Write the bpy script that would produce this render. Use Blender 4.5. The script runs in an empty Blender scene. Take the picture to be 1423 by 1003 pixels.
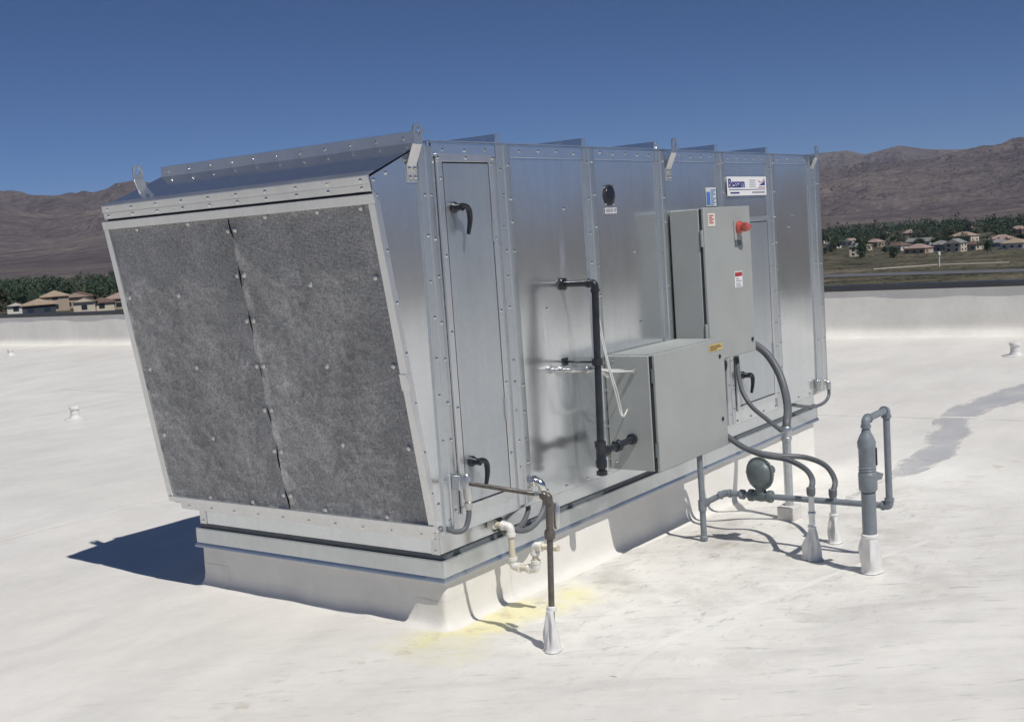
import bpy, math, random
import numpy as np
from mathutils import Vector, Matrix

random.seed(7)
rng = np.random.default_rng(11)
scene = bpy.context.scene
COL = scene.collection

# ------------------------------------------------------------------ camera
cam_data = bpy.data.cameras.new('camera')
cam = bpy.data.objects.new('camera', cam_data)
COL.objects.link(cam)
right = Vector((0.58681871, -0.80678723, -0.06883433))
down = Vector((-0.12497893, -0.00625531, -0.99213968))
fwd = Vector((0.80001504, 0.59080897, -0.10450214))
cam.matrix_world = Matrix(((right.x, -down.x, -fwd.x, -3.7716),
                           (right.y, -down.y, -fwd.y, -3.1294),
                           (right.z, -down.z, -fwd.z, 1.6396),
                           (0, 0, 0, 1)))
cam_data.sensor_width = 36.0
cam_data.lens = 1635.34 / 1423 * 36.0
cam_data.clip_start = 0.05
cam_data.clip_end = 40000
scene.camera = cam

# ------------------------------------------------------------------ sky, sun, exposure
SUN_EL = math.radians(56.0)
SHADOW_AZ = math.radians(72.5)
to_sun = Vector((-math.cos(SUN_EL) * math.cos(SHADOW_AZ), -math.cos(SUN_EL) * math.sin(SHADOW_AZ), math.sin(SUN_EL)))
world = bpy.data.worlds.new('World')
scene.world = world
world.use_nodes = True
wn = world.node_tree.nodes
bg = wn['Background']
sky = wn.new('ShaderNodeTexSky')
sky.sky_type = 'NISHITA'
sky.sun_disc = False
sky.sun_elevation = SUN_EL
sky.sun_rotation = math.atan2(to_sun.x, to_sun.y)
sky.altitude = 2500
sky.air_density = 0.6
sky.dust_density = 0.1
sky.ozone_density = 10.0
world.node_tree.links.new(sky.outputs[0], bg.inputs['Color'])
bg.inputs['Strength'].default_value = 0.060
sun_data = bpy.data.lights.new('sun', 'SUN')
sun_data.energy = 3.4
sun_data.angle = math.radians(0.5)
sun_data.color = (1.0, 0.965, 0.91)
sun = bpy.data.objects.new('sun', sun_data)
COL.objects.link(sun)
sun.rotation_euler = (-to_sun).to_track_quat('-Z', 'Y').to_euler()
sun.location = (0, -10, 20)
scene.view_settings.view_transform = 'Standard'
scene.view_settings.look = 'None'
scene.view_settings.exposure = 0.06
scene.view_settings.gamma = 1.0
scene.cycles.max_bounces = 8
scene.cycles.diffuse_bounces = 4
scene.cycles.glossy_bounces = 5
scene.cycles.sample_clamp_indirect = 60.0
scene.cycles.blur_glossy = 0.4

# ------------------------------------------------------------------ materials
M = {}


def new_mat(name):
    m = bpy.data.materials.new(name)
    m.use_nodes = True
    nt = m.node_tree
    return m, nt, nt.nodes['Principled BSDF']


def node(nt, kind, **kw):
    n = nt.nodes.new(kind)
    for k, v in kw.items():
        if k in n.inputs:
            n.inputs[k].default_value = v
        else:
            setattr(n, k, v)
    return n


def coords(nt, scale=(1, 1, 1), kind='Object'):
    tc = node(nt, 'ShaderNodeTexCoord')
    mp = node(nt, 'ShaderNodeMapping')
    mp.inputs['Scale'].default_value = scale
    nt.links.new(tc.outputs[kind], mp.inputs['Vector'])
    return mp.outputs['Vector']


def noise(nt, vec, scale, detail=4.0, rough=0.55):
    n = node(nt, 'ShaderNodeTexNoise')
    n.inputs['Scale'].default_value = scale
    n.inputs['Detail'].default_value = detail
    n.inputs['Roughness'].default_value = rough
    nt.links.new(vec, n.inputs['Vector'])
    return n.outputs['Fac']


def ramp(nt, fac, stops):
    r = node(nt, 'ShaderNodeValToRGB')
    cr = r.color_ramp
    while len(cr.elements) < len(stops):
        cr.elements.new(0.5)
    for e, (p, c) in zip(cr.elements, stops):
        e.position = p
        e.color = (*c, 1) if len(c) == 3 else c
    nt.links.new(fac, r.inputs['Fac'])
    return r.outputs['Color']


def g(v):
    return (v, v, v)


def mixc(nt, fac, a, b, blend='MIX'):
    m = node(nt, 'ShaderNodeMix', data_type='RGBA', blend_type=blend)
    for sock, val in ((m.inputs[0], fac), (m.inputs[6], a), (m.inputs[7], b)):
        if isinstance(val, bpy.types.NodeSocket):
            nt.links.new(val, sock)
        elif isinstance(val, (int, float)):
            sock.default_value = val
        else:
            sock.default_value = (*val, 1)
    return m.outputs[2]


def math_n(nt, op, a, b=0.0, c=None, clamp=False):
    m = node(nt, 'ShaderNodeMath', operation=op, use_clamp=clamp)
    for i, val in enumerate((a, b, c)):
        if val is None:
            continue
        if isinstance(val, bpy.types.NodeSocket):
            nt.links.new(val, m.inputs[i])
        else:
            m.inputs[i].default_value = val
    return m.outputs[0]


def bump(nt, b, height, strength, dist):
    n = node(nt, 'ShaderNodeBump')
    n.inputs['Strength'].default_value = strength
    n.inputs['Distance'].default_value = dist
    nt.links.new(height, n.inputs['Height'])
    nt.links.new(n.outputs['Normal'], b.inputs['Normal'])


def plain(name, col, rough=0.5, metal=0.0, var=0.12, scale=20.0, bump_d=0.0, spec=None):
    m, nt, b = new_mat(name)
    v = coords(nt)
    f = noise(nt, v, scale)
    lo = tuple(c * (1 - var) for c in col)
    hi = tuple(min(1, c * (1 + var)) for c in col)
    nt.links.new(ramp(nt, f, [(0.3, lo), (0.7, hi)]), b.inputs['Base Color'])
    r2 = ramp(nt, noise(nt, v, scale * 0.45, 3), [(0.3, g(max(0.02, rough * 0.8))), (0.7, g(min(1, rough * 1.2)))])
    nt.links.new(r2, b.inputs['Roughness'])
    b.inputs['Metallic'].default_value = metal
    if spec is not None:
        b.inputs['Specular IOR Level'].default_value = spec
    if bump_d:
        bump(nt, b, noise(nt, v, scale * 2), 0.4, bump_d)
    M[name] = m
    return m


def galvanised(name, base, rough, wobble=0.0009, spangle=0.03, streak=0.08, metal=0.88):
    m, nt, b = new_mat(name)
    v = coords(nt)
    vo = node(nt, 'ShaderNodeTexVoronoi')
    vo.inputs['Scale'].default_value = 48
    nt.links.new(v, vo.inputs['Vector'])
    sp = ramp(nt, vo.outputs['Color'], [(0.0, g(1 - spangle)), (1.0, g(1 + spangle))])
    st = ramp(nt, noise(nt, coords(nt, (14, 14, 0.9)), 1.0, 5), [(0.3, g(1 - streak)), (0.75, g(1.0))])
    c = mixc(nt, 1.0, base, sp, 'MULTIPLY')
    c = mixc(nt, 1.0, c, st, 'MULTIPLY')
    # handling smudges with their own shape
    sm = ramp(nt, noise(nt, v, 3.2, 3, 0.5), [(0.55, g(0)), (0.8, g(1))])
    c = mixc(nt, math_n(nt, 'MULTIPLY', sm, 0.3), c, tuple(x * 0.8 for x in base))
    nt.links.new(c, b.inputs['Base Color'])
    r = ramp(nt, noise(nt, v, 3.0, 2, 0.45), [(0.25, g(rough * 0.88)), (0.75, g(rough * 1.15))])
    # wiped-on sealant and dust streaks that dull the shine
    ws = ramp(nt, noise(nt, coords(nt, (9, 9, 1.1)), 1.0, 5, 0.6), [(0.60, g(0)), (0.74, g(1))])
    rr = mixc(nt, math_n(nt, 'MULTIPLY', ws, 0.45), r, g(0.5))
    nt.links.new(rr, b.inputs['Roughness'])
    b.inputs['Metallic'].default_value = metal
    if wobble:
        bump(nt, b, noise(nt, coords(nt, (1, 1, 0.6)), 2.6, 2, 0.4), 0.5, wobble * 4)
    M[name] = m


galvanised('galvanised', (0.76, 0.79, 0.81), 0.18, metal=0.90)
galvanised('door_steel', (0.62, 0.66, 0.68), 0.33, wobble=0.0006, metal=0.85)
galvanised('galvanised_dull', (0.64, 0.67, 0.68), 0.32, wobble=0.0008)
galvanised('galvanised_bright', (0.74, 0.75, 0.75), 0.34, wobble=0.0005)
galvanised('hood_steel', (0.62, 0.65, 0.68), 0.10, wobble=0.0006, spangle=0.04)
plain('zinc_screw', (0.75, 0.75, 0.74), 0.22, 1.0)
plain('washer_steel', (0.58, 0.58, 0.57), 0.42, 0.8)
plain('cabinet_paint', (0.345, 0.36, 0.35), 0.42, 0.0, 0.05, 5, 0.0002)
plain('gasket', (0.02, 0.022, 0.026), 0.7)
plain('band_grey', (0.11, 0.125, 0.135), 0.5)
plain('black_handle', (0.012, 0.016, 0.024), 0.32)
plain('black_iron', (0.018, 0.021, 0.027), 0.38, 0.0, 0.3, 30, 0.0006)
plain('brown_conduit', (0.13, 0.115, 0.10), 0.45, 0.3, 0.25, 40)
plain('grey_pipe', (0.20, 0.225, 0.25), 0.5, 0.0, 0.12, 25, 0.0003)
plain('regulator_grey', (0.12, 0.145, 0.15), 0.45, 0.0, 0.12, 30, 0.0004)
plain('flex_grey', (0.115, 0.125, 0.135), 0.5, 0.0, 0.1, 30)
plain('bare_conduit', (0.55, 0.58, 0.6), 0.35, 0.9, 0.1, 25)
plain('cast_fitting', (0.62, 0.62, 0.6), 0.33, 0.85, 0.1, 25)
plain('pvc_cream', (0.62, 0.56, 0.43), 0.35, 0.0, 0.06, 18)
plain('pvc_white', (0.74, 0.72, 0.67), 0.33, 0.0, 0.04, 18)
plain('boot_white', (0.72, 0.71, 0.69), 0.5, 0.0, 0.06, 14, 0.0012)
plain('white_wire', (0.72, 0.72, 0.7), 0.4)
plain('label_white', (0.80, 0.80, 0.80), 0.35, 0.0, 0.02)
plain('label_cream', (0.72, 0.68, 0.58), 0.4, 0.0, 0.03)
plain('label_yellow', (0.62, 0.44, 0.10), 0.4, 0.0, 0.06)
plain('label_silver', (0.72, 0.73, 0.72), 0.35, 0.2, 0.05)
plain('print_blue', (0.045, 0.05, 0.22), 0.4)
plain('print_sky', (0.06, 0.20, 0.50), 0.4)
plain('print_red', (0.42, 0.03, 0.05), 0.4)
plain('print_dark', (0.05, 0.05, 0.055), 0.5)
plain('print_grey', (0.30, 0.31, 0.34), 0.5)
plain('red_switch', (0.48, 0.10, 0.08), 0.28, 0.0, 0.08)
plain('coping_dark', (0.055, 0.06, 0.07), 0.45, 0.2, 0.1, 4)
plain('concrete', (0.40, 0.38, 0.35), 0.85, 0.0, 0.12, 3)
plain('block_white', (0.66, 0.64, 0.60), 0.7, 0.0, 0.08, 14, 0.001)
plain('asphalt', (0.12, 0.122, 0.13), 0.9, 0.0, 0.15, 0.2)
plain('dirt_road_pale', (0.28, 0.26, 0.22), 0.95, 0.0, 0.15, 0.3)
plain('bark', (0.09, 0.065, 0.045), 0.9)
plain('wall_cream', (0.60, 0.54, 0.43), 0.85, 0, 0.05, 0.6)
plain('wall_tan', (0.42, 0.34, 0.26), 0.85, 0, 0.06, 0.6)
plain('wall_white', (0.68, 0.66, 0.62), 0.85, 0, 0.05, 0.6)
plain('wall_grey', (0.28, 0.29, 0.31), 0.85, 0, 0.06, 0.6)
plain('wall_navy', (0.045, 0.055, 0.08), 0.8, 0, 0.1, 0.6)
plain('roof_tan', (0.36, 0.28, 0.20), 0.85, 0, 0.12, 1.2)
plain('roof_brown', (0.15, 0.10, 0.08), 0.85, 0, 0.12, 1.2)
plain('roof_pink', (0.34, 0.24, 0.21), 0.85, 0, 0.12, 1.2)
plain('roof_grey', (0.24, 0.235, 0.23), 0.85, 0, 0.12, 1.2)
plain('house_glass', (0.03, 0.04, 0.05), 0.15)
plain('garage_door', (0.55, 0.52, 0.47), 0.7)


def leaf_mat(name, a, b_):
    m, nt, b = new_mat(name)
    f = noise(nt, coords(nt), 0.35, 4)
    nt.links.new(ramp(nt, f, [(0.3, a), (0.7, b_)]), b.inputs['Base Color'])
    b.inputs['Roughness'].default_value = 0.8
    b.inputs['Specular IOR Level'].default_value = 0.2
    M[name] = m


leaf_mat('leaf_dark', (0.032, 0.058, 0.038), (0.062, 0.095, 0.06))
leaf_mat('leaf_mid', (0.045, 0.075, 0.042), (0.085, 0.12, 0.07))
leaf_mat('leaf_olive', (0.07, 0.085, 0.05), (0.12, 0.13, 0.085))


def screen_mat():
    m, nt, b = new_mat('filter_mesh')
    v = coords(nt)
    n1 = noise(nt, v, 6.0, 8, 0.72)
    n2 = noise(nt, v, 90.0, 3, 0.7)
    n3 = noise(nt, coords(nt, (1, 1.0, 0.45)), 2.3, 4, 0.6)
    wv = node(nt, 'ShaderNodeTexWave', wave_type='BANDS', bands_direction='Z')
    wv.inputs['Scale'].default_value = 62
    wv.inputs['Distortion'].default_value = 5
    wv.inputs['Detail'].default_value = 3
    wv.inputs['Detail Scale'].default_value = 2
    nt.links.new(v, wv.inputs['Vector'])
    c = ramp(nt, n1, [(0.25, g(0.35)), (0.52, g(0.45)), (0.78, (0.63, 0.625, 0.615))])
    c = mixc(nt, 0.5, c, ramp(nt, n3, [(0.35, g(0.65)), (0.7, g(1.25))]), 'MULTIPLY')
    c = mixc(nt, 0.55, c, ramp(nt, n2, [(0.35, g(0.4)), (0.65, g(1.5))]), 'MULTIPLY')
    c = mixc(nt, 0.35, c, ramp(nt, wv.outputs['Fac'], [(0.2, g(0.45)), (0.8, g(1.35))]), 'MULTIPLY')
    nt.links.new(c, b.inputs['Base Color'])
    b.inputs['Roughness'].default_value = 0.55
    b.inputs['Metallic'].default_value = 0.1
    h = math_n(nt, 'ADD', n2, math_n(nt, 'MULTIPLY', wv.outputs['Fac'], 0.8))
    bump(nt, b, h, 0.9, 0.004)
    M['filter_mesh'] = m


screen_mat()


def membrane_mat(name, stains):
    m, nt, b = new_mat(name)
    v = coords(nt, kind='Generated') if False else coords(nt)
    big = noise(nt, v, 0.35, 5, 0.6)
    mid = noise(nt, v, 1.6, 7, 0.68)
    fine = noise(nt, v, 14.0, 5, 0.65)
    streak = noise(nt, coords(nt, (0.8, 2.0, 1)), 1.1, 7, 0.6)
    c = ramp(nt, big, [(0.3, (0.78, 0.755, 0.70)), (0.7, (0.86, 0.84, 0.79))])
    c = mixc(nt, 0.55, c, ramp(nt, streak, [(0.38, g(0.86)), (0.62, g(1.0))]), 'MULTIPLY')
    vr = node(nt, 'ShaderNodeVectorRotate', rotation_type='Z_AXIS')
    vr.inputs['Angle'].default_value = 0.942
    tcv = node(nt, 'ShaderNodeTexCoord')
    nt.links.new(tcv.outputs['Object'], vr.inputs['Vector'])
    mpv = node(nt, 'ShaderNodeMapping')
    mpv.inputs['Scale'].default_value = (0.55, 3.4, 1)
    nt.links.new(vr.outputs[0], mpv.inputs['Vector'])
    scuff = noise(nt, mpv.outputs[0], 1.5, 8, 0.68)
    scuff2 = noise(nt, mpv.outputs[0], 7.0, 6, 0.72)
    if stains:
        geo = node(nt, 'ShaderNodeNewGeometry')
        sx = node(nt, 'ShaderNodeSeparateXYZ')
        nt.links.new(geo.outputs['Position'], sx.inputs[0])
        X, Yy = sx.outputs['X'], sx.outputs['Y']
        # dirt smudges gather on the walked side of the unit
        dd = math_n(nt, 'ADD', math_n(nt, 'POWER', math_n(nt, 'DIVIDE', math_n(nt, 'SUBTRACT', X, 1.6), 2.2), 2),
                    math_n(nt, 'POWER', math_n(nt, 'DIVIDE', math_n(nt, 'ADD', Yy, 0.7), 1.1), 2))
        near = math_n(nt, 'SUBTRACT', 1.25, dd, clamp=True)
        sm = ramp(nt, mid, [(0.50, g(0)), (0.68, g(1))])
        c = mixc(nt, math_n(nt, 'MULTIPLY', math_n(nt, 'MULTIPLY', sm, near), 0.55), c, (0.36, 0.34, 0.31))
        fm = ramp(nt, noise(nt, coords(nt, (1, 2.2, 1)), 9.0, 8, 0.75), [(0.56, g(0)), (0.70, g(1))])
        c = mixc(nt, math_n(nt, 'MULTIPLY', math_n(nt, 'MULTIPLY', fm, near), 0.6), c, (0.22, 0.21, 0.19))
        fr = math_n(nt, 'ADD', math_n(nt, 'POWER', math_n(nt, 'DIVIDE', math_n(nt, 'SUBTRACT', X, 0.4), 3.6), 2),
                    math_n(nt, 'POWER', math_n(nt, 'DIVIDE', math_n(nt, 'ADD', Yy, 1.3), 2.4), 2))
        frm = math_n(nt, 'SUBTRACT', 1.3, fr, clamp=True)
        c = mixc(nt, math_n(nt, 'MULTIPLY', math_n(nt, 'MULTIPLY', ramp(nt, scuff, [(0.50, g(0)), (0.68, g(1))]), frm), 0.38), c, (0.50, 0.485, 0.455))
        c = mixc(nt, math_n(nt, 'MULTIPLY', math_n(nt, 'MULTIPLY', ramp(nt, scuff2, [(0.58, g(0)), (0.70, g(1))]), frm), 0.55), c, (0.33, 0.32, 0.30))
        # yellow condensate stain that runs along the curb foot
        wob = math_n(nt, 'MULTIPLY', math_n(nt, 'SUBTRACT', noise(nt, v, 3.0, 4), 0.5), 0.22)
        line = math_n(nt, 'ADD', math_n(nt, 'ADD', Yy, math_n(nt, 'MULTIPLY', X, 0.25)), wob)
        l1 = math_n(nt, 'SUBTRACT', 1.0, math_n(nt, 'DIVIDE', math_n(nt, 'ABSOLUTE', math_n(nt, 'ADD', line, 0.02)), 0.20), clamp=True)
        xr = math_n(nt, 'SUBTRACT', 1.0, math_n(nt, 'ABSOLUTE', math_n(nt, 'DIVIDE', math_n(nt, 'SUBTRACT', X, 0.2), 0.62)), clamp=True)
        blotch = ramp(nt, noise(nt, v, 4.5, 7, 0.7), [(0.36, g(0)), (0.6, g(1))])
        ym = math_n(nt, 'MULTIPLY', math_n(nt, 'MULTIPLY', l1, math_n(nt, 'POWER', xr, 0.6)), blotch)
        c = mixc(nt, math_n(nt, 'MULTIPLY', ym, 2.2, clamp=True), c, (0.83, 0.79, 0.50))
        d2 = math_n(nt, 'ADD', math_n(nt, 'POWER', math_n(nt, 'ADD', math_n(nt, 'ADD', X, 0.27), wob), 2),
                    math_n(nt, 'POWER', math_n(nt, 'ADD', Yy, 0.12), 2))
        pool = math_n(nt, 'MULTIPLY', math_n(nt, 'SUBTRACT', 1.0, math_n(nt, 'DIVIDE', d2, 0.05), clamp=True), 0.55)
        c = mixc(nt, math_n(nt, 'MULTIPLY', pool, math_n(nt, 'ADD', blotch, 0.25), clamp=True), c, (0.72, 0.68, 0.42))
        bl = ramp(nt, noise(nt, v, 6.5, 7, 0.7), [(0.54, g(0)), (0.66, g(1))])
        c = mixc(nt, math_n(nt, 'MULTIPLY', math_n(nt, 'MULTIPLY', bl, l1), 0.5), c, (0.40, 0.31, 0.17))
    c = mixc(nt, 0.35, c, ramp(nt, fine, [(0.3, g(0.9)), (0.7, g(1.06))]), 'MULTIPLY')
    nt.links.new(c, b.inputs['Base Color'])
    nt.links.new(ramp(nt, mid, [(0.3, g(0.42)), (0.7, g(0.62))]), b.inputs['Roughness'])
    b.inputs['Specular IOR Level'].default_value = 0.4
    h = math_n(nt, 'ADD', math_n(nt, 'MULTIPLY', fine, 0.12), mid)
    bump(nt, b, h, 0.4, 0.022)
    M[name] = m


membrane_mat('roof_membrane', True)
membrane_mat('membrane', False)


def terrain_mat():
    m, nt, b = new_mat('terrain')
    geo = node(nt, 'ShaderNodeNewGeometry')
    sx = node(nt, 'ShaderNodeSeparateXYZ')
    nt.links.new(geo.outputs['Position'], sx.inputs[0])
    v = coords(nt)
    dist = node(nt, 'ShaderNodeVectorMath', operation='LENGTH')
    nt.links.new(geo.outputs['Position'], dist.inputs[0])
    n1 = noise(nt, v, 0.0016, 8, 0.62)
    n2 = noise(nt, v, 0.02, 8, 0.65)
    n3 = noise(nt, v, 0.0005, 3, 0.5)
    slope = node(nt, 'ShaderNodeSeparateXYZ')
    nt.links.new(geo.outputs['Normal'], slope.inputs[0])
    dry = ramp(nt, n1, [(0.32, (0.145, 0.122, 0.122)), (0.5, (0.205, 0.172, 0.162)), (0.68, (0.29, 0.243, 0.21))])
    dry = mixc(nt, 0.6, dry, ramp(nt, n2, [(0.38, g(0.6)), (0.62, g(1.2))]), 'MULTIPLY')
    rock = mixc(nt, 0.5, dry, (0.11, 0.09, 0.088))
    c = mixc(nt, math_n(nt, 'MULTIPLY_ADD', slope.outputs['Z'], -3.2, 3.05, clamp=True), dry, rock)
    field = ramp(nt, noise(nt, coords(nt, (0.5, 1.0, 1)), 0.035, 7, 0.7),
                 [(0.32, (0.10, 0.10, 0.065)), (0.5, (0.16, 0.15, 0.10)), (0.66, (0.25, 0.22, 0.165))])
    fmask = math_n(nt, 'MULTIPLY_ADD', dist.outputs['Value'], -1 / 500.0, 1500 / 500.0, clamp=True)
    c = mixc(nt, fmask, c, field)
    nt.links.new(c, b.inputs['Base Color'])
    b.inputs['Roughness'].default_value = 0.95
    gn = noise(nt, coords(nt, (1, 1, 0.3)), 0.0042, 9, 0.62)
    gul = math_n(nt, 'ABSOLUTE', math_n(nt, 'MULTIPLY_ADD', gn, 2.0, -1.0))
    bump(nt, b, gul, 1.0, 110.0)
    b.inputs['Specular IOR Level'].default_value = 0.1
    M['terrain'] = m


terrain_mat()


def puddle_mat():
    m, nt, b = new_mat('puddle_water')
    f = noise(nt, coords(nt), 3.0, 5)
    nt.links.new(ramp(nt, f, [(0.3, (0.64, 0.635, 0.62)), (0.7, (0.72, 0.71, 0.69))]), b.inputs['Base Color'])
    nt.links.new(ramp(nt, f, [(0.35, g(0.10)), (0.7, g(0.32))]), b.inputs['Roughness'])
    b.inputs['IOR'].default_value = 1.33
    # patches that have already dried
    # (the depth of water over the membrane, from the shore inwards)
    sh = node(nt, 'ShaderNodeAttribute', attribute_name='shore')
    dn = math_n(nt, 'ADD', math_n(nt, 'MULTIPLY', sh.outputs['Fac'], 0.42), noise(nt, coords(nt, (1, 2.2, 1)), 2.4, 7, 0.66))
    dry = ramp(nt, dn, [(0.52, g(0)), (0.74, g(0.85))])
    nt.links.new(dry, b.inputs['Alpha'])
    M['puddle_water'] = m


puddle_mat()


# ------------------------------------------------------------------ mesh helpers
class MB:
    def __init__(self):
        self.v, self.f = [], []

    def add(self, vs, fs):
        o = len(self.v)
        self.v += [tuple(p) for p in vs]
        self.f += [tuple(i + o for i in f) for f in fs]
        return self

    def box(self, x0, x1, y0, y1, z0, z1):
        vs = [(x, y, z) for z in (z0, z1) for y in (y0, y1) for x in (x0, x1)]
        return self.add(vs, [(0, 2, 3, 1), (4, 5, 7, 6), (0, 1, 5, 4), (2, 6, 7, 3), (0, 4, 6, 2), (1, 3, 7, 5)])

    def prism(self, poly, ext):
        """poly: 3-D loop; ext: extrusion vector"""
        n = len(poly)
        e = Vector(ext)
        vs = [Vector(p) for p in poly] + [Vector(p) + e for p in poly]
        fs = [tuple(range(n))[::-1], tuple(range(n, 2 * n))]
        fs += [(i, (i + 1) % n, n + (i + 1) % n, n + i) for i in range(n)]
        return self.add(vs, fs)

    def tube(self, pts, r, n=12, cap=True, flat=1.0):
        pts = [Vector(p) for p in pts]
        k = len(pts)
        rs = r if isinstance(r, (list, tuple)) else [r] * k
        tang = []
        for i in range(k):
            a = pts[max(0, i - 1)]
            c = pts[min(k - 1, i + 1)]
            tang.append((c - a).normalized())
        up = Vector((0, 0, 1)) if abs(tang[0].z) < 0.9 else Vector((1, 0, 0))
        u = tang[0].cross(up).normalized()
        vs = []
        for i in range(k):
            t = tang[i]
            u = (u - t * u.dot(t)).normalized()
            w = t.cross(u)
            for j in range(n):
                a = 2 * math.pi * j / n
                vs.append(pts[i] + (u * math.cos(a) + w * math.sin(a) * flat) * rs[i])
        fs = []
        for i in range(k - 1):
            for j in range(n):
                a, b_ = i * n + j, i * n + (j + 1) % n
                fs.append((a, b_, b_ + n, a + n))
        if cap:
            fs.append(tuple(range(n))[::-1])
            fs.append(tuple(range((k - 1) * n, k * n)))
        return self.add(vs, fs)

    def lathe(self, prof, origin, axis, n=20, cap=True):
        """prof: (radius, distance along axis)"""
        o, ax = Vector(origin), Vector(axis).normalized()
        up = Vector((0, 0, 1)) if abs(ax.z) < 0.9 else Vector((1, 0, 0))
        u = ax.cross(up).normalized()
        w = ax.cross(u)
        vs = []
        for r, d in prof:
            for j in range(n):
                a = 2 * math.pi * j / n
                vs.append(o + ax * d + (u * math.cos(a) + w * math.sin(a)) * r)
        fs = []
        for i in range(len(prof) - 1):
            for j in range(n):
                a, b_ = i * n + j, i * n + (j + 1) % n
                fs.append((a, b_, b_ + n, a + n))
        if cap:
            fs.append(tuple(range(n))[::-1])
            fs.append(tuple(range((len(prof) - 1) * n, len(prof) * n)))
        return self.add(vs, fs)

    def grid(self, fn, nu, nv):
        vs = [fn(i / nu, j / nv) for j in range(nv + 1) for i in range(nu + 1)]
        w = nu + 1
        fs = [(j * w + i, j * w + i + 1, (j + 1) * w + i + 1, (j + 1) * w + i) for j in range(nv) for i in range(nu)]
        return self.add(vs, fs)


def fillet(pts, rad, steps=5):
    """round the corners of a polyline"""
    P = [Vector(p) for p in pts]
    out = [P[0]]
    for i in range(1, len(P) - 1):
        a, b_, c = P[i - 1], P[i], P[i + 1]
        d1, d2 = (a - b_), (c - b_)
        r = min(rad, d1.length * 0.49, d2.length * 0.49)
        s, e = b_ + d1.normalized() * r, b_ + d2.normalized() * r
        for k in range(steps + 1):
            t = k / steps
            out.append(s * (1 - t) ** 2 + b_ * 2 * t * (1 - t) + e * t * t)
    out.append(P[-1])
    return out


def smooth_path(pts, n=8):
    """Catmull-Rom through the points"""
    P = [Vector(p) for p in pts]
    P = [P[0] * 2 - P[1]] + P + [P[-1] * 2 - P[-2]]
    out = []
    for i in range(1, len(P) - 2):
        for k in range(n):
            t = k / n
            a, b_, c, d = P[i - 1], P[i], P[i + 1], P[i + 2]
            out.append(0.5 * ((2 * b_) + (c - a) * t + (2 * a - 5 * b_ + 4 * c - d) * t * t + (3 * b_ - a - 3 * c + d) * t ** 3))
    out.append(P[-2])
    return out


def world_of(o):
    p = Vector((0, 0, 0))
    while o is not None:
        p = p + o.location
        o = o.parent
    return p


def finish(me, smooth=True, angle=35):
    if smooth:
        me.polygons.foreach_set('use_smooth', [True] * len(me.polygons))
        me.set_sharp_from_angle(angle=math.radians(angle))
    me.update()


def obj(name, mb, mat, parent=None, bev=0.0, smooth=True, angle=35, label=None, origin=None):
    me = bpy.data.meshes.new(name)
    o_ = Vector(origin) if origin is not None else Vector((0, 0, 0))
    me.from_pydata([tuple(Vector(p) - o_) for p in mb.v], [], mb.f)
    finish(me, smooth, angle)
    me.materials.append(M[mat])
    o = bpy.data.objects.new(name, me)
    COL.objects.link(o)
    if parent is not None:
        o.parent = parent
        o.location = o_ - world_of(parent)
    else:
        o.location = o_
    if bev:
        md = o.modifiers.new('bevel', 'BEVEL')
        md.width = bev
        md.segments = 2
        md.limit_method = 'ANGLE'
    if label:
        o['label'] = label
    return o


def tag(o, label, cat, group=None, kind=None):
    o['label'] = label
    o['category'] = cat
    if group:
        o['group'] = group
    if kind:
        o['kind'] = kind
    return o


def struct(o):
    o['kind'] = 'structure'
    return o


def thing(name, label, cat, loc, group=None):
    o = bpy.data.objects.new(name, None)
    o.empty_display_size = 0.1
    COL.objects.link(o)
    o.location = loc
    return tag(o, label, cat, group)


def inst(name, mesh, parent, pos, rot=None):
    o = bpy.data.objects.new(name, mesh)
    COL.objects.link(o)
    o.parent = parent
    o.location = Vector(pos) - world_of(parent)
    if rot is not None:
        o.rotation_mode = 'QUATERNION'
        o.rotation_quaternion = rot
    return o


def vnoise(x, y, seed=0):
    """smooth value noise on numpy arrays, about -1..1"""
    x = np.asarray(x, float)
    y = np.asarray(y, float)
    xi, yi = np.floor(x).astype(np.int64), np.floor(y).astype(np.int64)
    xf, yf = x - xi, y - yi

    def h(a, b_):
        n = (a * 374761393 + b_ * 668265263 + seed * 974711) & 0x7fffffff
        n = ((n ^ (n >> 13)) * 1274126177) & 0x7fffffff
        return ((n ^ (n >> 16)) & 0xffff) / 32767.5 - 1
    u, v = xf * xf * (3 - 2 * xf), yf * yf * (3 - 2 * yf)
    return (h(xi, yi) * (1 - u) + h(xi + 1, yi) * u) * (1 - v) + (h(xi, yi + 1) * (1 - u) + h(xi + 1, yi + 1) * u) * v


def fbm(x, y, octaves=5, seed=0, gain=0.5):
    s, a, t = 0, 1.0, 0
    for i in range(octaves):
        s = s + a * vnoise(np.asarray(x) * 2 ** i, np.asarray(y) * 2 ** i, seed + i)
        t += a
        a *= gain
    return s / t


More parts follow.
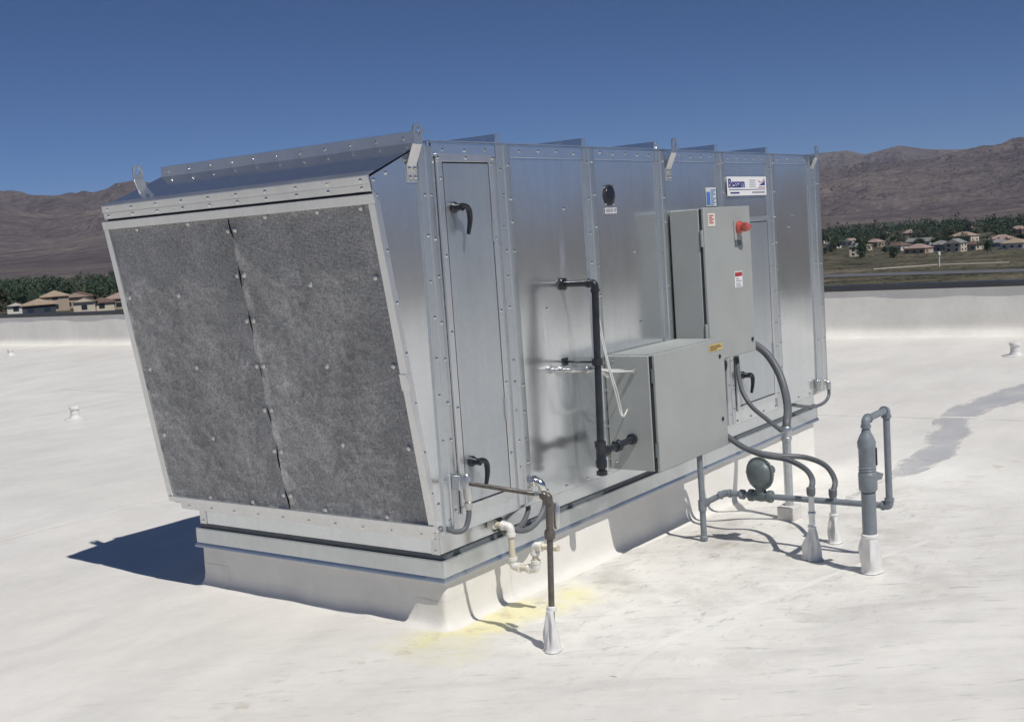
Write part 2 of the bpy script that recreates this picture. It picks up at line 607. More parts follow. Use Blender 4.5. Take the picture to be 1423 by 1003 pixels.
# ------------------------------------------------------------------ roof
def roof_z(x, y):
    x = np.asarray(x, float)
    y = np.asarray(y, float)
    z = -0.11 * np.exp(-((x - 4.3) / 2.6) ** 2)
    z = z + 0.008 * vnoise(x * 0.9, y * 0.9, 3)
    near = np.exp(-(((x - 1.0) / 5.0) ** 2 + ((y + 0.5) / 4.0) ** 2))
    # long shallow ripples of loose membrane
    w = vnoise(x * 0.8 + y * 0.3 + 0.6 * vnoise(x * 1.2, y * 1.2, 8), y * 4.0 - x * 1.3, 5)
    z = z + near * 0.008 * w + near * 0.003 * vnoise(x * 5, y * 9, 6)
    p_, q_ = 0.587 * x - 0.807 * y, 0.807 * x + 0.587 * y
    front = np.exp(-(((x - 0.6) / 3.2) ** 2 + ((y + 1.6) / 2.2) ** 2))
    wr = 1 - np.abs(vnoise(p_ * 0.55 + 0.4 * vnoise(q_ * 2, p_, 12), q_ * 3.2 + 0.5 * vnoise(p_ * 0.9, q_, 13), 14)) * 1.6
    z = z + front * 0.009 * np.clip(wr - 0.45, 0, 1) + front * 0.002 * vnoise(p_ * 3, q_ * 14, 15)
    cr = 1 - np.abs(vnoise(x * 1.1 - y * 0.5 + 3, y * 2.6 + x * 0.7, 9))
    z = z + near * 0.006 * np.clip(cr - 0.86, 0, 1) / 0.14
    return z


def rz(x, y):
    return float(roof_z(x, y))


XE0, XE1 = 11.35, 0.0
RX0, RX1, RY0, RY1 = -16.0, 13.0, -13.0, 32.0


def parapet_x(y):
    return 11.7 - 0.0333 * (y - 0.5)


def axis_steps(a, b_, c0, c1, fine, coarse):
    out = [a]
    while out[-1] < b_:
        p = out[-1]
        out.append(p + (fine if c0 <= p < c1 else coarse))
    out[-1] = b_
    return np.array(out)


xs = axis_steps(RX0, RX1, -3.5, 7.5, 0.045, 0.3)
ys = axis_steps(RY0, RY1, -3.0, 3.0, 0.045, 0.3)
gx, gy = np.meshgrid(xs, ys)
gz = roof_z(gx, gy)
verts = np.stack([gx.ravel(), gy.ravel(), gz.ravel()], 1)
nx, ny = len(xs), len(ys)
ii, jj = np.meshgrid(np.arange(nx - 1), np.arange(ny - 1))
q = (jj * nx + ii).ravel()
faces = np.stack([q, q + 1, q + 1 + nx, q + nx], 1)


def np_mesh(name, verts, faces, mat):
    me = bpy.data.meshes.new(name)
    me.vertices.add(len(verts))
    me.vertices.foreach_set('co', np.asarray(verts, np.float32).ravel())
    k = faces.shape[1]
    me.loops.add(faces.size)
    me.loops.foreach_set('vertex_index', faces.astype(np.int32).ravel())
    me.polygons.add(len(faces))
    me.polygons.foreach_set('loop_start', np.arange(0, faces.size, k, dtype=np.int32))
    me.polygons.foreach_set('use_smooth', np.ones(len(faces), bool))
    me.update(calc_edges=True)
    me.validate()
    me.materials.append(M[mat])
    return me


roof = bpy.data.objects.new('roof', np_mesh('roof', verts, faces, 'roof_membrane'))
COL.objects.link(roof)
struct(roof)


def ribbon(name, pts, width, mat, parent=None, lift=0.004, zfun=rz, sub=0.08):
    P = [Vector((p[0], p[1])) for p in pts]
    line = []
    for a, b_ in zip(P[:-1], P[1:]):
        n = max(1, int((b_ - a).length / sub))
        line += [a.lerp(b_, k / n) for k in range(n)]
    line.append(P[-1])
    mb = MB()
    vs, fs = [], []
    for i, p in enumerate(line):
        t = (line[min(i + 1, len(line) - 1)] - line[max(i - 1, 0)]).normalized()
        nrm = Vector((-t.y, t.x))
        for s in (-0.5, 0, 0.5):
            q_ = p + nrm * width * s
            vs.append((q_.x, q_.y, zfun(q_.x, q_.y) + (lift if s == 0 else lift * 0.25)))
    for i in range(len(line) - 1):
        for k in (0, 1):
            a = i * 3 + k
            fs.append((a, a + 1, a + 4, a + 3))
    mb.add(vs, fs)
    return obj(name, mb, mat, parent)


# lap seams of the membrane sheets
for y0 in (-5.4, 3.75, 9.85, 16.0):
    ribbon('membrane_seam', [(RX0 + 0.5, y0 + 0.12), (-3, y0), (4, y0 + 0.05), (11.0, y0 - 0.03)], 0.11, 'membrane', roof, 0.005, sub=0.15)
for x0 in (5.9,):
    ribbon('membrane_seam', [(x0, -8), (x0 + 0.1, -2), (x0 - 0.02, 4), (x0, 12)], 0.1, 'membrane', roof, 0.006, sub=0.12)

ribbon('membrane_seam', [(-0.20, -0.86), (0.111, -0.842), (0.606, -0.90), (1.316, -1.06), (2.2, -1.30)], 0.045, 'membrane', roof, 0.003, sub=0.06)
# puddle in the low of the roof
pud = [(7.9, -0.62), (7.54, -0.5), (7.14, -0.38), (6.6, -0.27), (6.02, -0.21), (5.41, -0.33), (4.77, -0.45), (4.3, -0.44), (3.9, -0.52), (3.5, -0.48), (3.1, -0.52), (3.05, -0.57), (3.5, -0.62),
       (3.95, -0.68), (4.2, -0.74), (4.5, -0.76), (5.08, -0.69), (5.48, -0.68), (5.87, -0.55), (6.3, -0.6), (6.67, -0.77), (7.3, -0.8), (7.9, -0.8)]
pp = smooth_path([(a, b_, 0) for a, b_ in pud + [pud[0]]], 6)[:-1]
pp = [(p.x + 0.05 * float(fbm(p.x * 6, p.y * 6, 3, 21)), p.y + 0.04 * float(fbm(p.x * 6, p.y * 6, 3, 25))) for p in pp]
import mathutils.geometry as mg
inner = []
for x_ in np.arange(3.0, 8.0, 0.12):
    for y_ in np.arange(-0.9, -0.1, 0.05):
        c_ = False
        for (ax, ay), (bx, by) in zip(pp, pp[1:] + pp[:1]):
            if (ay > y_) != (by > y_) and x_ < (bx - ax) * (y_ - ay) / (by - ay) + ax:
                c_ = not c_
        if c_ and min((x_ - a) ** 2 + (y_ - b_) ** 2 for a, b_ in pp) > 0.03 ** 2:
            inner.append((x_, y_))
allp = [Vector(p) for p in pp + inner]
n0 = len(pp)
tri = mg.delaunay_2d_cdt(allp, [(i, (i + 1) % n0) for i in range(n0)], [tuple(range(n0))], 1, 1e-5)
mb = MB()
mb.add([(p.x, p.y, rz(p.x, p.y) + 0.0035) for p in tri[0]], tri[2])
puddle = struct(obj('puddle', mb, 'puddle_water'))
edge = [min(math.hypot(p[0] - a, p[1] - b_) for a, b_ in pp) for p in mb.v]
at_ = puddle.data.attributes.new('shore', 'FLOAT', 'POINT')
at_.data.foreach_set('value', [min(1.0, e / 0.16) for e in edge])


# parapet walls round the roof
def parapet(name, a, b_, label, h=0.66, inner_side=1):
    a, b_ = Vector((*a, 0)), Vector((*b_, 0))
    d = (b_ - a).normalized()
    nrm = Vector((-d.y, d.x, 0)) * inner_side
    root = thing(name, label, 'wall', (a + b_) / 2 + Vector((0, 0, -9)))
    L = (b_ - a).length
    mb = MB()
    N = int(L / 0.12)

    def fn(u, v):
        p = a + d * (L * u)
        z = -0.12 + (h + 0.12) * v
        base = rz(p.x, p.y)
        flare = 0.09 * max(0.0, 1 - (z - base) / 0.09) ** 1.6 if z < base + 0.09 else 0
        wr = 0.006 * float(vnoise(L * u * 1.7, z * 4, 31)) + 0.003 * float(vnoise(L * u * 6 + z * 5, z * 7, 33))
        q_ = p + nrm * (flare + wr)
        return (q_.x, q_.y, z)
    mb.grid(fn, N, 14)
    obj('membrane_face', mb, 'membrane', root)
    mb = MB()
    mb.prism([a - nrm * 0.02 + Vector((0, 0, -0.3)), a - nrm * 0.30 + Vector((0, 0, -0.3)), a - nrm * 0.30 + Vector((0, 0, h - 0.01)), a - nrm * 0.02 + Vector((0, 0, h - 0.01))], d * L)
    obj('core', mb, 'concrete', root)
    mb = MB()
    mb.prism([a - nrm * 0.015 + Vector((0, 0, -26)), a - nrm * 0.35 + Vector((0, 0, -26)), a - nrm * 0.35 + Vector((0, 0, -0.31)), a - nrm * 0.015 + Vector((0, 0, -0.31))], d * L)
    obj('facade', mb, 'concrete', root)
    # coping in lengths
    k, n = 0.0, max(1, int(L / 3.05))
    for i in range(n):
        s, e = a + d * (L * i / n + 0.004), d * (L / n - 0.008)
        mb = MB()
        z0, z1 = h - 0.055, h + 0.02
        mb.prism([s + nrm * 0.025 + Vector((0, 0, z0)), s - nrm * 0.34 + Vector((0, 0, z0)), s - nrm * 0.34 + Vector((0, 0, z1 - 0.012)), s + nrm * 0.025 + Vector((0, 0, z1))], e)
        obj('coping', mb, 'coping_dark', root, 0.004)
    return root


parapet('parapet_wall', (parapet_x(-13), -13), (parapet_x(32), 32), 'low white membrane parapet with dark coping across the roof behind the unit')
parapet('parapet_wall', (-16, -13), (parapet_x(-13), -13), 'white parapet with dark coping on the sunny side of the roof', h=0.7)
parapet('parapet_wall', (-16, 32), (-16, -13), 'white parapet with dark coping at the near end of the roof', h=0.7)
parapet('parapet_wall', (parapet_x(32), 32), (-16, 32), 'white parapet with dark coping on the shaded far edge', h=0.7)


# ------------------------------------------------------------------ terrain with mountains
def terr_base(x, y):
    d = np.hypot(x, y)
    k = np.minimum(1, 700 / np.maximum(d, 1))
    return np.clip(-9 - 0.0287 * x * k + 0.0107 * y * k, -26, -8)


azs = np.concatenate([np.radians(np.arange(8, 66, 0.12)), np.radians(np.arange(66, 368, 0.8))])
rs = np.concatenate([np.linspace(4, 1500, 62)[:-1], np.linspace(1500, 7200, 150)[:-1], np.linspace(7200, 9800, 60)])
AZ, RR = np.meshgrid(azs, rs)
TX, TY = RR * np.cos(AZ), RR * np.sin(AZ)
base = terr_base(TX, TY)
deg = np.degrees(azs)
el_px = np.interp(deg, [8, 12.65, 14.5, 15.7, 16.65, 17.9, 19.3, 20.1, 21.4, 26, 34, 44, 50, 53.9, 54.7, 55.6, 56.5, 57.8, 59.5, 66, 100, 180, 240, 300, 368],
                  [84, 86, 79, 75, 71, 72, 74, 72, 66, 78, 95, 100, 112, 110, 104, 100, 97, 99, 107, 112, 90, 60, 50, 30, 84])
el_far = np.interp(deg, [8, 14, 15.6, 16.6, 17.8, 19.3, 20.1, 21.4, 24, 30, 50, 66, 368], [70, 74, 77, 80, 88, 80, 87, 86.6, 84, 70, 60, 60, 60])
ridge = 1 - np.abs(fbm(TX / 1500, TY / 1500, 6, 41, 0.5)) * 2.2
ridge2 = fbm(TX / 600, TY / 600, 6, 51, 0.55)
t = np.clip((RR - 1650) / (5400 - 1650), 0, 1)
ramp_up = t ** 1.7
hgt = ramp_up * (0.55 + 0.46 * ridge + 0.30 * ridge2) + 0.012 * ridge2 * np.clip((RR - 1500) / 600, 0, 1)
fall = np.clip((RR - 5400) / 900, 0, 1)
hgt = hgt * (1 - 0.75 * fall)
ang = hgt / RR
mx = ang[RR[:, 0] < 6300].max(0)
ker = np.ones(31) / 31
mx_s = np.convolve(np.pad(mx, 15, mode='edge'), ker, 'valid')
h_near = hgt * (el_px / 1635.0 / (0.78 * mx_s + 0.22 * mx))[None, :]
t2 = np.exp(-((RR - 8700) / 800) ** 2)
ridge3 = 0.86 + 0.14 * (1 - np.abs(fbm(TX / 1800, TY / 1800, 6, 71)) * 2)
hf = t2 * ridge3
mxf = (hf / RR).max(0)
h_far = hf * (el_far / 1635.0 / mxf)[None, :]
TZ = base + np.maximum(h_near, h_far) + 3.0 * np.clip((RR - 1500) / 500, 0, 1)
na, nr = len(azs), len(rs)
ii, jj = np.meshgrid(np.arange(na - 1), np.arange(nr - 1))
q = (jj * na + ii).ravel()
faces = np.stack([q, q + 1, q + 1 + na, q + na], 1)
ground = bpy.data.objects.new('ground', np_mesh('ground', np.stack([TX.ravel(), TY.ravel(), TZ.ravel()], 1), faces, 'terrain'))
COL.objects.link(ground)
struct(ground)


def gz_at(x, y):
    return float(terr_base(np.float64(x), np.float64(y)))


struct(ribbon('street', [(340, 190), (364, 142), (367, 111), (369, 81), (360, 20)], 34, 'asphalt', None, 0.5, gz_at, 10))
struct(ribbon('dirt_road', [(425, 146), (440, 143), (455, 139), (470, 136), (471, 122), (471, 109)], 1.2, 'dirt_road_pale', None, 0.6, gz_at, 4))

# ------------------------------------------------------------------ curb under the unit
CX0, CX1, CY0, CY1 = -0.048, 4.085, 0.062, 1.642
curb = thing('roof_curb', 'white membrane wrapped roof curb with metal cap under the air unit', 'curb', (2.0, 0.85, -0.05))


def ring_points(off, rad, step=0.035):
    x0, x1, y0, y1 = CX0 - off, CX1 + off, CY0 - off, CY1 + off
    pts = []

    def seg(a, b_):
        n = max(1, int((Vector(b_) - Vector(a)).length / step))
        for k in range(n):
            pts.append((a[0] + (b_[0] - a[0]) * k / n, a[1] + (b_[1] - a[1]) * k / n))

    def arc(cx, cy, a0):
        for k in range(5):
            a = a0 + math.pi / 2 * k / 5
            pts.append((cx + rad * math.cos(a), cy + rad * math.sin(a)))
    seg((x0 + rad, y0), (x1 - rad, y0)); arc(x1 - rad, y0 + rad, -math.pi / 2)
    seg((x1, y0 + rad), (x1, y1 - rad)); arc(x1 - rad, y1 - rad, 0)
    seg((x1 - rad, y1), (x0 + rad, y1)); arc(x0 + rad, y1 - rad, math.pi / 2)
    seg((x0, y1 - rad), (x0, y0 + rad)); arc(x0 + rad, y0 + rad, math.pi)
    return pts


def curb_ring(extra=0.0, keep=None, top=0.232):
    base_pts = ring_points(0.0, 0.018)
    cx, cy = (CX0 + CX1) / 2, (CY0 + CY1) / 2
    levels = [(1.0, 0), (0.75, 0.002), (0.5, 0.003), (0.3, 0.005), (0.16, 0.008), (0.08, 0.016), (0.03, 0.030), (0.0, 0.055)]
    rows = []
    for t_, off in levels:
        row = []
        for (px, py) in base_pts:
            dx = (px - CX1 if px > CX1 - 0.02 else px - CX0 if px < CX0 + 0.02 else 0)
            nxv = 1 if px > CX1 - 0.012 else -1 if px < CX0 + 0.012 else 0
            nyv = 1 if py > CY1 - 0.012 else -1 if py < CY0 + 0.012 else 0
            l = math.hypot(nxv, nyv) or 1
            nxv, nyv = nxv / l, nyv / l
            w = 0.0035 * float(vnoise(px * 5 + py * 3, t_ * 3 + px, 61)) + 0.002 * float(vnoise((px + py) * 14, t_ * 6, 63))
            o_ = off * (1 + 0.35 * float(vnoise((px - py) * 4, 0.5, 64))) + w * (1 if t_ < 1 else 0.2) + extra
            x_, y_ = px + nxv * o_, py + nyv * o_
            zb = rz(x_, y_) - 0.0012 + extra * 0.3
            row.append((x_, y_, zb + (top - zb) * t_))
        rows.append(row)
    n = len(base_pts)
    mb = MB()
    vs = [p for r_ in rows for p in r_]
    fs = []
    for j in range(len(rows) - 1):
        for i in range(n):
            if keep and not keep(base_pts[i], levels[j][0]):
                continue
            a, b_ = j * n + i, j * n + (i + 1) % n
            fs.append((a, a + n, b_ + n, b_))
    used = sorted({i for f in fs for i in f})
    ren = {o_: k for k, o_ in enumerate(used)}
    mb.add([vs[i] for i in used], [tuple(ren[i] for i in f) for f in fs])
    return mb


obj('membrane_wrap', curb_ring(), 'membrane', curb, angle=60)
obj('corner_patch', curb_ring(0.0013, lambda p, t_: t_ < 0.66 and p[0] < CX0 + 0.16 and p[1] < CY0 + 0.17), 'membrane', curb, angle=60)
obj('corner_patch', curb_ring(0.0013, lambda p, t_: t_ < 0.66 and p[0] < CX0 + 0.16 and p[1] > CY1 - 0.17), 'membrane', curb, angle=60)
obj('membrane_lap', curb_ring(0.0012, lambda p, t_: 0.42 < p[0] < 0.62 and p[1] < 0.5), 'membrane', curb, angle=60)
obj('membrane_lap', curb_ring(0.0012, lambda p, t_: 3.0 < p[0] < 3.2 and p[1] < 0.5), 'membrane', curb, angle=60)
# metal cap: face with a drip lip, a top ledge and a lower return
FO = 0.017
mb = MB().box(CX0 - FO, CX1 + FO + 0.015, CY0 - FO, CY0 - FO + 0.004, 0.222, 0.294)
obj('flashing_face', mb, 'galvanised_dull', curb, 0.001)
mb = MB().box(CX0 - FO, CX0 - FO + 0.004, CY0 - FO + 0.0042, CY1 + FO - 0.0042, 0.222, 0.294)
obj('flashing_face', mb, 'galvanised_dull', curb, 0.001)
mb = MB().box(CX1 + FO + 0.011, CX1 + FO + 0.015, CY0 - FO + 0.0042, CY1 + FO - 0.0042, 0.222, 0.294)
obj('flashing_face', mb, 'galvanised_dull', curb, 0.001)
mb = MB().box(CX0 - FO, CX1 + FO + 0.015, CY1 + FO - 0.004, CY1 + FO, 0.222, 0.294)
obj('flashing_face', mb, 'galvanised_dull', curb, 0.001)
mb = MB().box(CX0 - FO + 0.001, CX1 + FO + 0.013, CY0 - FO + 0.001, CY1 + FO - 0.001, 0.2945, 0.2975)
obj('flashing_ledge', mb, 'galvanised_dull', curb)
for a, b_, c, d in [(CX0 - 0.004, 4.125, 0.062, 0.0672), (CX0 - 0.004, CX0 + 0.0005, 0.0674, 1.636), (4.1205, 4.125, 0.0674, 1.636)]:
    obj('curb_dark_band', MB().box(a, b_, c, d, 0.298, 0.318), 'band_grey', curb)  # plain dark grey band between the cap ledge and the base rail
XA, XB, YA, YB_ = CX0 - FO, CX1 + FO + 0.015, CY0 - FO, CY1 + FO
LP = 0.009
mb = MB().add([(XA, YA, 0.223), (XB, YA, 0.223), (XB + LP, YA - LP, 0.204), (XA - LP, YA - LP, 0.204), (XB + LP, YA - LP, 0.2015), (XA - LP, YA - LP, 0.2015), (XB, YA + 0.004, 0.2195), (XA, YA + 0.004, 0.2195)],
              [(0, 3, 2, 1), (3, 5, 4, 2), (5, 7, 6, 4)])
obj('drip_edge', mb, 'galvanised_dull', curb)
mb = MB().add([(XA, YA, 0.223), (XA, YB_, 0.223), (XA - LP, YB_ + LP, 0.204), (XA - LP, YA - LP, 0.204), (XA - LP, YB_ + LP, 0.2015), (XA - LP, YA - LP, 0.2015), (XA + 0.004, YB_, 0.2195), (XA + 0.004, YA, 0.2195)],
              [(0, 1, 2, 3), (3, 2, 4, 5), (5, 4, 6, 7)])
obj('drip_edge', mb, 'galvanised_dull', curb)

# ------------------------------------------------------------------ air unit
L_, W_, ZB, ZT = 4.2, 1.704, 0.413, 2.05
unit = thing('rooftop_air_unit', 'large galvanised steel rooftop air unit with slanted mesh intake hood', 'air unit', (2.1, 0.85, 0.3))

# screws and washers, shared meshes
mb = MB()
mb.lathe([(0.0082, 0), (0.0082, 0.0012), (0.0050, 0.0017), (0.0047, 0.0048), (0.0026, 0.006)], (0, 0, 0), (0, 0, 1), 8)
scr_me = bpy.data.meshes.new('screw')
scr_me.from_pydata(mb.v, [], mb.f)
finish(scr_me)
scr_me.materials.append(M['zinc_screw'])
mb = MB()
mb.lathe([(0.0125, 0), (0.0125, 0.0015), (0.010, 0.004), (0.0055, 0.006), (0.002, 0.007)], (0, 0, 0), (0, 0, 1), 10)
wash_me = bpy.data.meshes.new('washer')
wash_me.from_pydata(mb.v, [], mb.f)
finish(wash_me)
wash_me.materials.append(M['washer_steel'])


def orient(n):
    return Vector((0, 0, 1)).rotation_difference(Vector(n))


QY = orient((0, -1, 0))


def screw(pos, parent, q_=QY, me=None):
    j = Vector((random.uniform(-1, 1), random.uniform(-1, 1), random.uniform(-1, 1)))
    tilt = orient(Vector((0, 0, 1)) + j * 0.10)
    return inst('screw' if me is None else 'washer', me or scr_me, parent, pos, q_ @ tilt)


# inner casing
mb = MB().box(-0.02, L_ - 0.004, 0.012, W_ - 0.004, ZB + 0.004, ZT - 0.004)
obj('casing', mb, 'galvanised_dull', unit)
# base rail
mb = MB().box(-0.047, 4.12, 0.068, 0.076, 0.300, ZB)
obj('base_rail', mb, 'galvanised', unit)
mb = MB().box(-0.047, -0.039, 0.0765, 1.627, 0.300, ZB + 0.01)
obj('base_rail', mb, 'galvanised', unit)
mb = MB().box(4.112, 4.12, 0.0765, 1.627, 0.300, ZB)
obj('base_rail', mb, 'galvanised', unit)
mb = MB().box(-0.047, 4.12, 1.6275, 1.635, 0.300, ZB)
obj('base_rail', mb, 'galvanised', unit)
for y0 in (0.068, 1.587):
    mb = MB().box(-0.051, -0.0475, y0, y0 + 0.048, 0.30, ZB + 0.008)
    p = obj('corner_post', mb, 'galvanised_bright', unit, 0.001)
    for z_ in (0.335, 0.385):
        screw((-0.0512, y0 + 0.024, z_), unit, orient((-1, 0, 0)))
# lower edge angle under the wall panels
mb = MB().box(0.0, L_, 0.002, 0.066, ZB - 0.004, ZB)
obj('bottom_flange', mb, 'galvanised_dull', unit)

# wall panels of the long side, slightly oil-canned
edges = [0.49, 1.20, 1.92, 2.65, 3.375, 4.10]


def wall_panel(x0, x1, z0, z1, seed, amp=0.0030):
    mb = MB()

    def fn(u, v):
        e = min(u, 1 - u, 1) * 4
        e = min(1, e) * min(1, min(v, 1 - v) * 5)
        x, z = x0 + (x1 - x0) * u, z0 + (z1 - z0) * v
        b_ = e * amp * (1.2 * float(vnoise(u * 1.7 + seed, v * 2.6, seed)) + 0.5 * float(vnoise(u * 4, v * 5, seed + 3)))
        return (x, b_, z)
    mb.grid(fn, 14, 24)
    return obj('wall_panel', mb, 'galvanised', unit, angle=80)


wall_panel(-0.02, 0.49, ZB, ZT, 100)
for k in range(5):
    wall_panel(edges[k] + 0.0005, edges[k + 1], ZB, ZT, 110 + k * 7)
wall_panel(4.1005, L_, ZB, ZT, 150)
mb = MB().box(L_ - 0.003, L_, 0.0005, W_, ZB, ZT)
obj('end_panel', mb, 'galvanised', unit)
mb = MB().box(-0.02, L_ - 0.0035, W_ - 0.003, W_, ZB, ZT)
obj('rear_panel', mb, 'galvanised', unit)
mb = MB().box(-0.02, L_ - 0.0035, 0.0665, W_ - 0.0035, ZB - 0.003, ZB + 0.0005)
obj('floor_panel', mb, 'galvanised_dull', unit)


# vertical seam covers: two flanges with a ridge where they meet
def seam(x0, x1, z0, z1, name='seam_cover', mid=True, mat='galvanised_dull', screws=True, step=0.165):
    t_ = 0.011
    xm = (x0 + x1) / 2
    if mid:
        prof = [(x0, 0.0), (x0, -t_ + 0.003), (x0 + 0.006, -t_), (xm - 0.006, -t_), (xm - 0.002, -t_ - 0.005), (xm + 0.002, -t_ - 0.005),
                (xm + 0.006, -t_), (x1 - 0.006, -t_), (x1, -t_ + 0.003), (x1, 0.0)]
    else:
        prof = [(x0, 0.0), (x0, -t_), (x1, -t_), (x1, 0.0)]
    mb = MB().prism([(a, b_, z0) for a, b_ in prof], (0, 0, z1 - z0))
    o = obj(name, mb, mat, unit)
    if screws:
        z_ = z0 + 0.07
        while z_ < z1 - 0.05:
            for xx in (x0 + (x1 - x0) * 0.24, x0 + (x1 - x0) * 0.78):
                if random.random() < 0.9:
                    screw((xx + random.uniform(-0.006, 0.006), -t_ - 0.0005, z_ + random.uniform(-0.02, 0.02)), unit)
            z_ += step
    return o


seam(-0.09, 0.0, 0.425, 2.03, 'corner_cover')
seam(0.44, 0.545, 0.43, 2.045, step=0.12)
seam(1.15, 1.25, 0.425, 2.045)
seam(1.87, 1.97, 0.425, 2.045)
seam(2.60, 2.70, 0.425, 2.045)
seam(3.32, 3.43, 0.425, 2.045)
seam(4.005, 4.197, 0.425, 2.045, 'corner_cover', step=0.27)
# header strips between the seams
for a, b_ in [(0.002, 0.438), (0.547, 1.148), (1.252, 1.868), (1.972, 2.598), (2.702, 3.318), (3.432, 4.003)]:
    mb = MB().box(a, b_, -0.006, -0.0028, 1.992, 2.049)
    obj('header_strip', mb, 'galvanised', unit, 0.001)
    n = max(3, round((b_ - a) / 0.135))
    for k in range(n):
        screw((a + (b_ - a) * (k + 0.5) / n, -0.0062, 2.022 + random.uniform(-0.005, 0.005)), unit)
for k in range(5):
    for _ in range(2):
        screw((edges[k] + random.uniform(0.2, 0.55), -0.002, random.uniform(1.0, 1.8)), unit)
for x_ in np.arange(0.65, 4.0, 0.19):
    screw((x_, -0.0015, 0.432 + random.uniform(-0.003, 0.003)), unit)

# roof of the unit, with standing ribs at each seam
rib_x = [-0.01, 0.49, 1.20, 1.92, 2.65, 3.375, 4.16]
for a, b_ in zip(rib_x[:-1], rib_x[1:]):
    mb = MB().box(a + 0.001, b_ - 0.001, -0.012, W_ + 0.012, ZT + 0.0005, ZT + 0.006)
    obj('roof_panel', mb, 'galvanised', unit)
for x_ in rib_x[1:-1]:
    mb = MB().prism([(x_ - 0.022, 0.012, ZT + 0.006), (x_ - 0.018, 0.012, ZT + 0.046), (x_ + 0.018, 0.012, ZT + 0.046), (x_ + 0.022, 0.012, ZT + 0.006)], (0, W_ - 0.024, 0))
    obj('roof_rib', mb, 'galvanised', unit, 0.002)

# ridge flange at the top of the hood
mb = MB().box(-0.03, -0.026, 0.03, W_ - 0.005, ZT - 0.002, ZT + 0.048)
obj('ridge_flange', mb, 'galvanised_bright', unit, 0.001)
mb = MB().box(-0.0255, 0.008, 0.012, W_ - 0.005, ZT + 0.0435, ZT + 0.049)
obj('ridge_flange', mb, 'galvanised', unit, 0.001)
for k in range(11):
    screw((-0.0303, 0.11 + k * 0.153, ZT + 0.022), unit, orient((-1, 0, 0)))

# hood
HT, HB = Vector((-0.377, 0, 1.913)), Vector((-0.150, 0, 0.462))
HD = (HB - HT).normalized()
HN = Vector((HD.z, 0, -HD.x))
if HN.x > 0:
    HN = -HN


def hp(s, y, n=0.0):
    p = HT + HD * s + HN * n
    return Vector((p.x, y, p.z))


HL = (HB - HT).length
for y0, y1 in ((0.0, 0.003), (W_ - 0.003, W_)):
    mb = MB().prism([(-0.372, y0, 1.908), (-0.025, y0, 2.047), (-0.025, y0, 0.425), (-0.145, y0, 0.445)], (0, y1 - y0, 0))
    obj('hood_side', mb, 'galvanised', unit)
mb = MB()
mb.grid(lambda u, v: (-0.377 + 0.350 * u, W_ * v, 1.914 + 0.137 * u + 0.0015 * float(vnoise(u * 2, v * 5, 91))), 10, 40)
obj('hood_top', mb, 'hood_steel', unit, angle=80)
mb = MB().prism([(-0.15, 0.004, 0.452), (-0.02, 0.004, 0.425), (-0.02, 0.004, 0.420), (-0.15, 0.004, 0.447)], (0, W_ - 0.008, 0))
obj('hood_bottom', mb, 'galvanised_dull', unit)


def strip(name, s0, s1, y0, y1, n0, n1, mat='galvanised_bright', bev=0.0015):
    mb = MB().prism([hp(s0, y0, n0), hp(s0, y0, n1), hp(s1, y0, n1), hp(s1, y0, n0)], (0, y1 - y0, 0))
    return obj(name, mb, mat, unit, bev)


strip('hood_fascia', -0.002, 0.031, -0.001, W_ + 0.001, 0.0, 0.010)
strip('hood_fascia', 0.0315, 0.061, -0.001, W_ + 0.001, 0.0, 0.007)
mb = MB().prism([(-0.388, -0.001, 1.913), (-0.352, -0.001, 1.929), (-0.352, -0.001, 1.932), (-0.388, -0.001, 1.9165)], (0, W_ + 0.002, 0))
obj('hood_fascia', mb, 'galvanised_bright', unit)
QH = orient(HN)
for k in range(10):
    y_ = 0.04 + k * (W_ - 0.08) / 9
    screw(hp(0.015, y_, 0.0103), unit, QH)
    screw(hp(0.046, y_ + 0.004, 0.0073), unit, QH)
# screen frame
strip('screen_frame', 0.070, 0.108, -0.018, W_ + 0.018, -0.004, 0.016)
strip('screen_frame', 0.1085, 0.80, -0.016, 0.020, -0.004, 0.014)
strip('screen_frame', 0.86, HL - 0.022, -0.016, 0.020, -0.004, 0.014)
strip('frame_splice', 0.795, 0.865, -0.020, 0.023, -0.002, 0.018)
strip('screen_frame', 0.1085, HL - 0.022, W_ - 0.020, W_ + 0.016, -0.004, 0.014)
strip('screen_frame', HL - 0.0215, HL + 0.006, -0.010, W_ + 0.006, -0.004, 0.020)
strip('screen_frame', HL + 0.0065, HL + 0.042, 0.010, W_ - 0.07, -0.004, 0.012)
strip('frame_backing', 0.062, HL + 0.02, 0.0035, W_ - 0.0035, -0.012, -0.005, 'gasket', 0)
for k in range(10):
    screw(hp(HL + 0.024, 0.07 + k * (W_ - 0.20) / 9, 0.0123), unit, QH)
# edge angle of the hood side, with its screws
mb = MB().prism([hp(0.10, -0.004, -0.006), hp(0.10, -0.004, -0.030), hp(HL - 0.03, -0.004, -0.030), hp(HL - 0.03, -0.004, -0.006)], (0, 0.0035, 0))
obj('side_angle', mb, 'galvanised_bright', unit)
for s in (0.02, 0.08, 0.30, 0.51, 0.72, 0.93, 1.14, 1.32):
    screw(hp(s, -0.0045 if s > 0.1 else -0.0005, -0.020), unit)
for f_ in (0.25, 0.7):
    screw((-0.372 + 0.28 * f_ + 0.02, -0.0005, 1.895 + 0.112 * f_), unit)
for z_ in (0.46, 0.56):
    screw((-0.115, -0.0005, z_), unit)


# two mesh filter halves that meet in a wavy seam
def seam_y(s):
    return 0.845 + 0.0035 * math.sin(s * 21) + 0.0025 * math.sin(s * 47 + 1) + 0.012 * (s - 0.7)


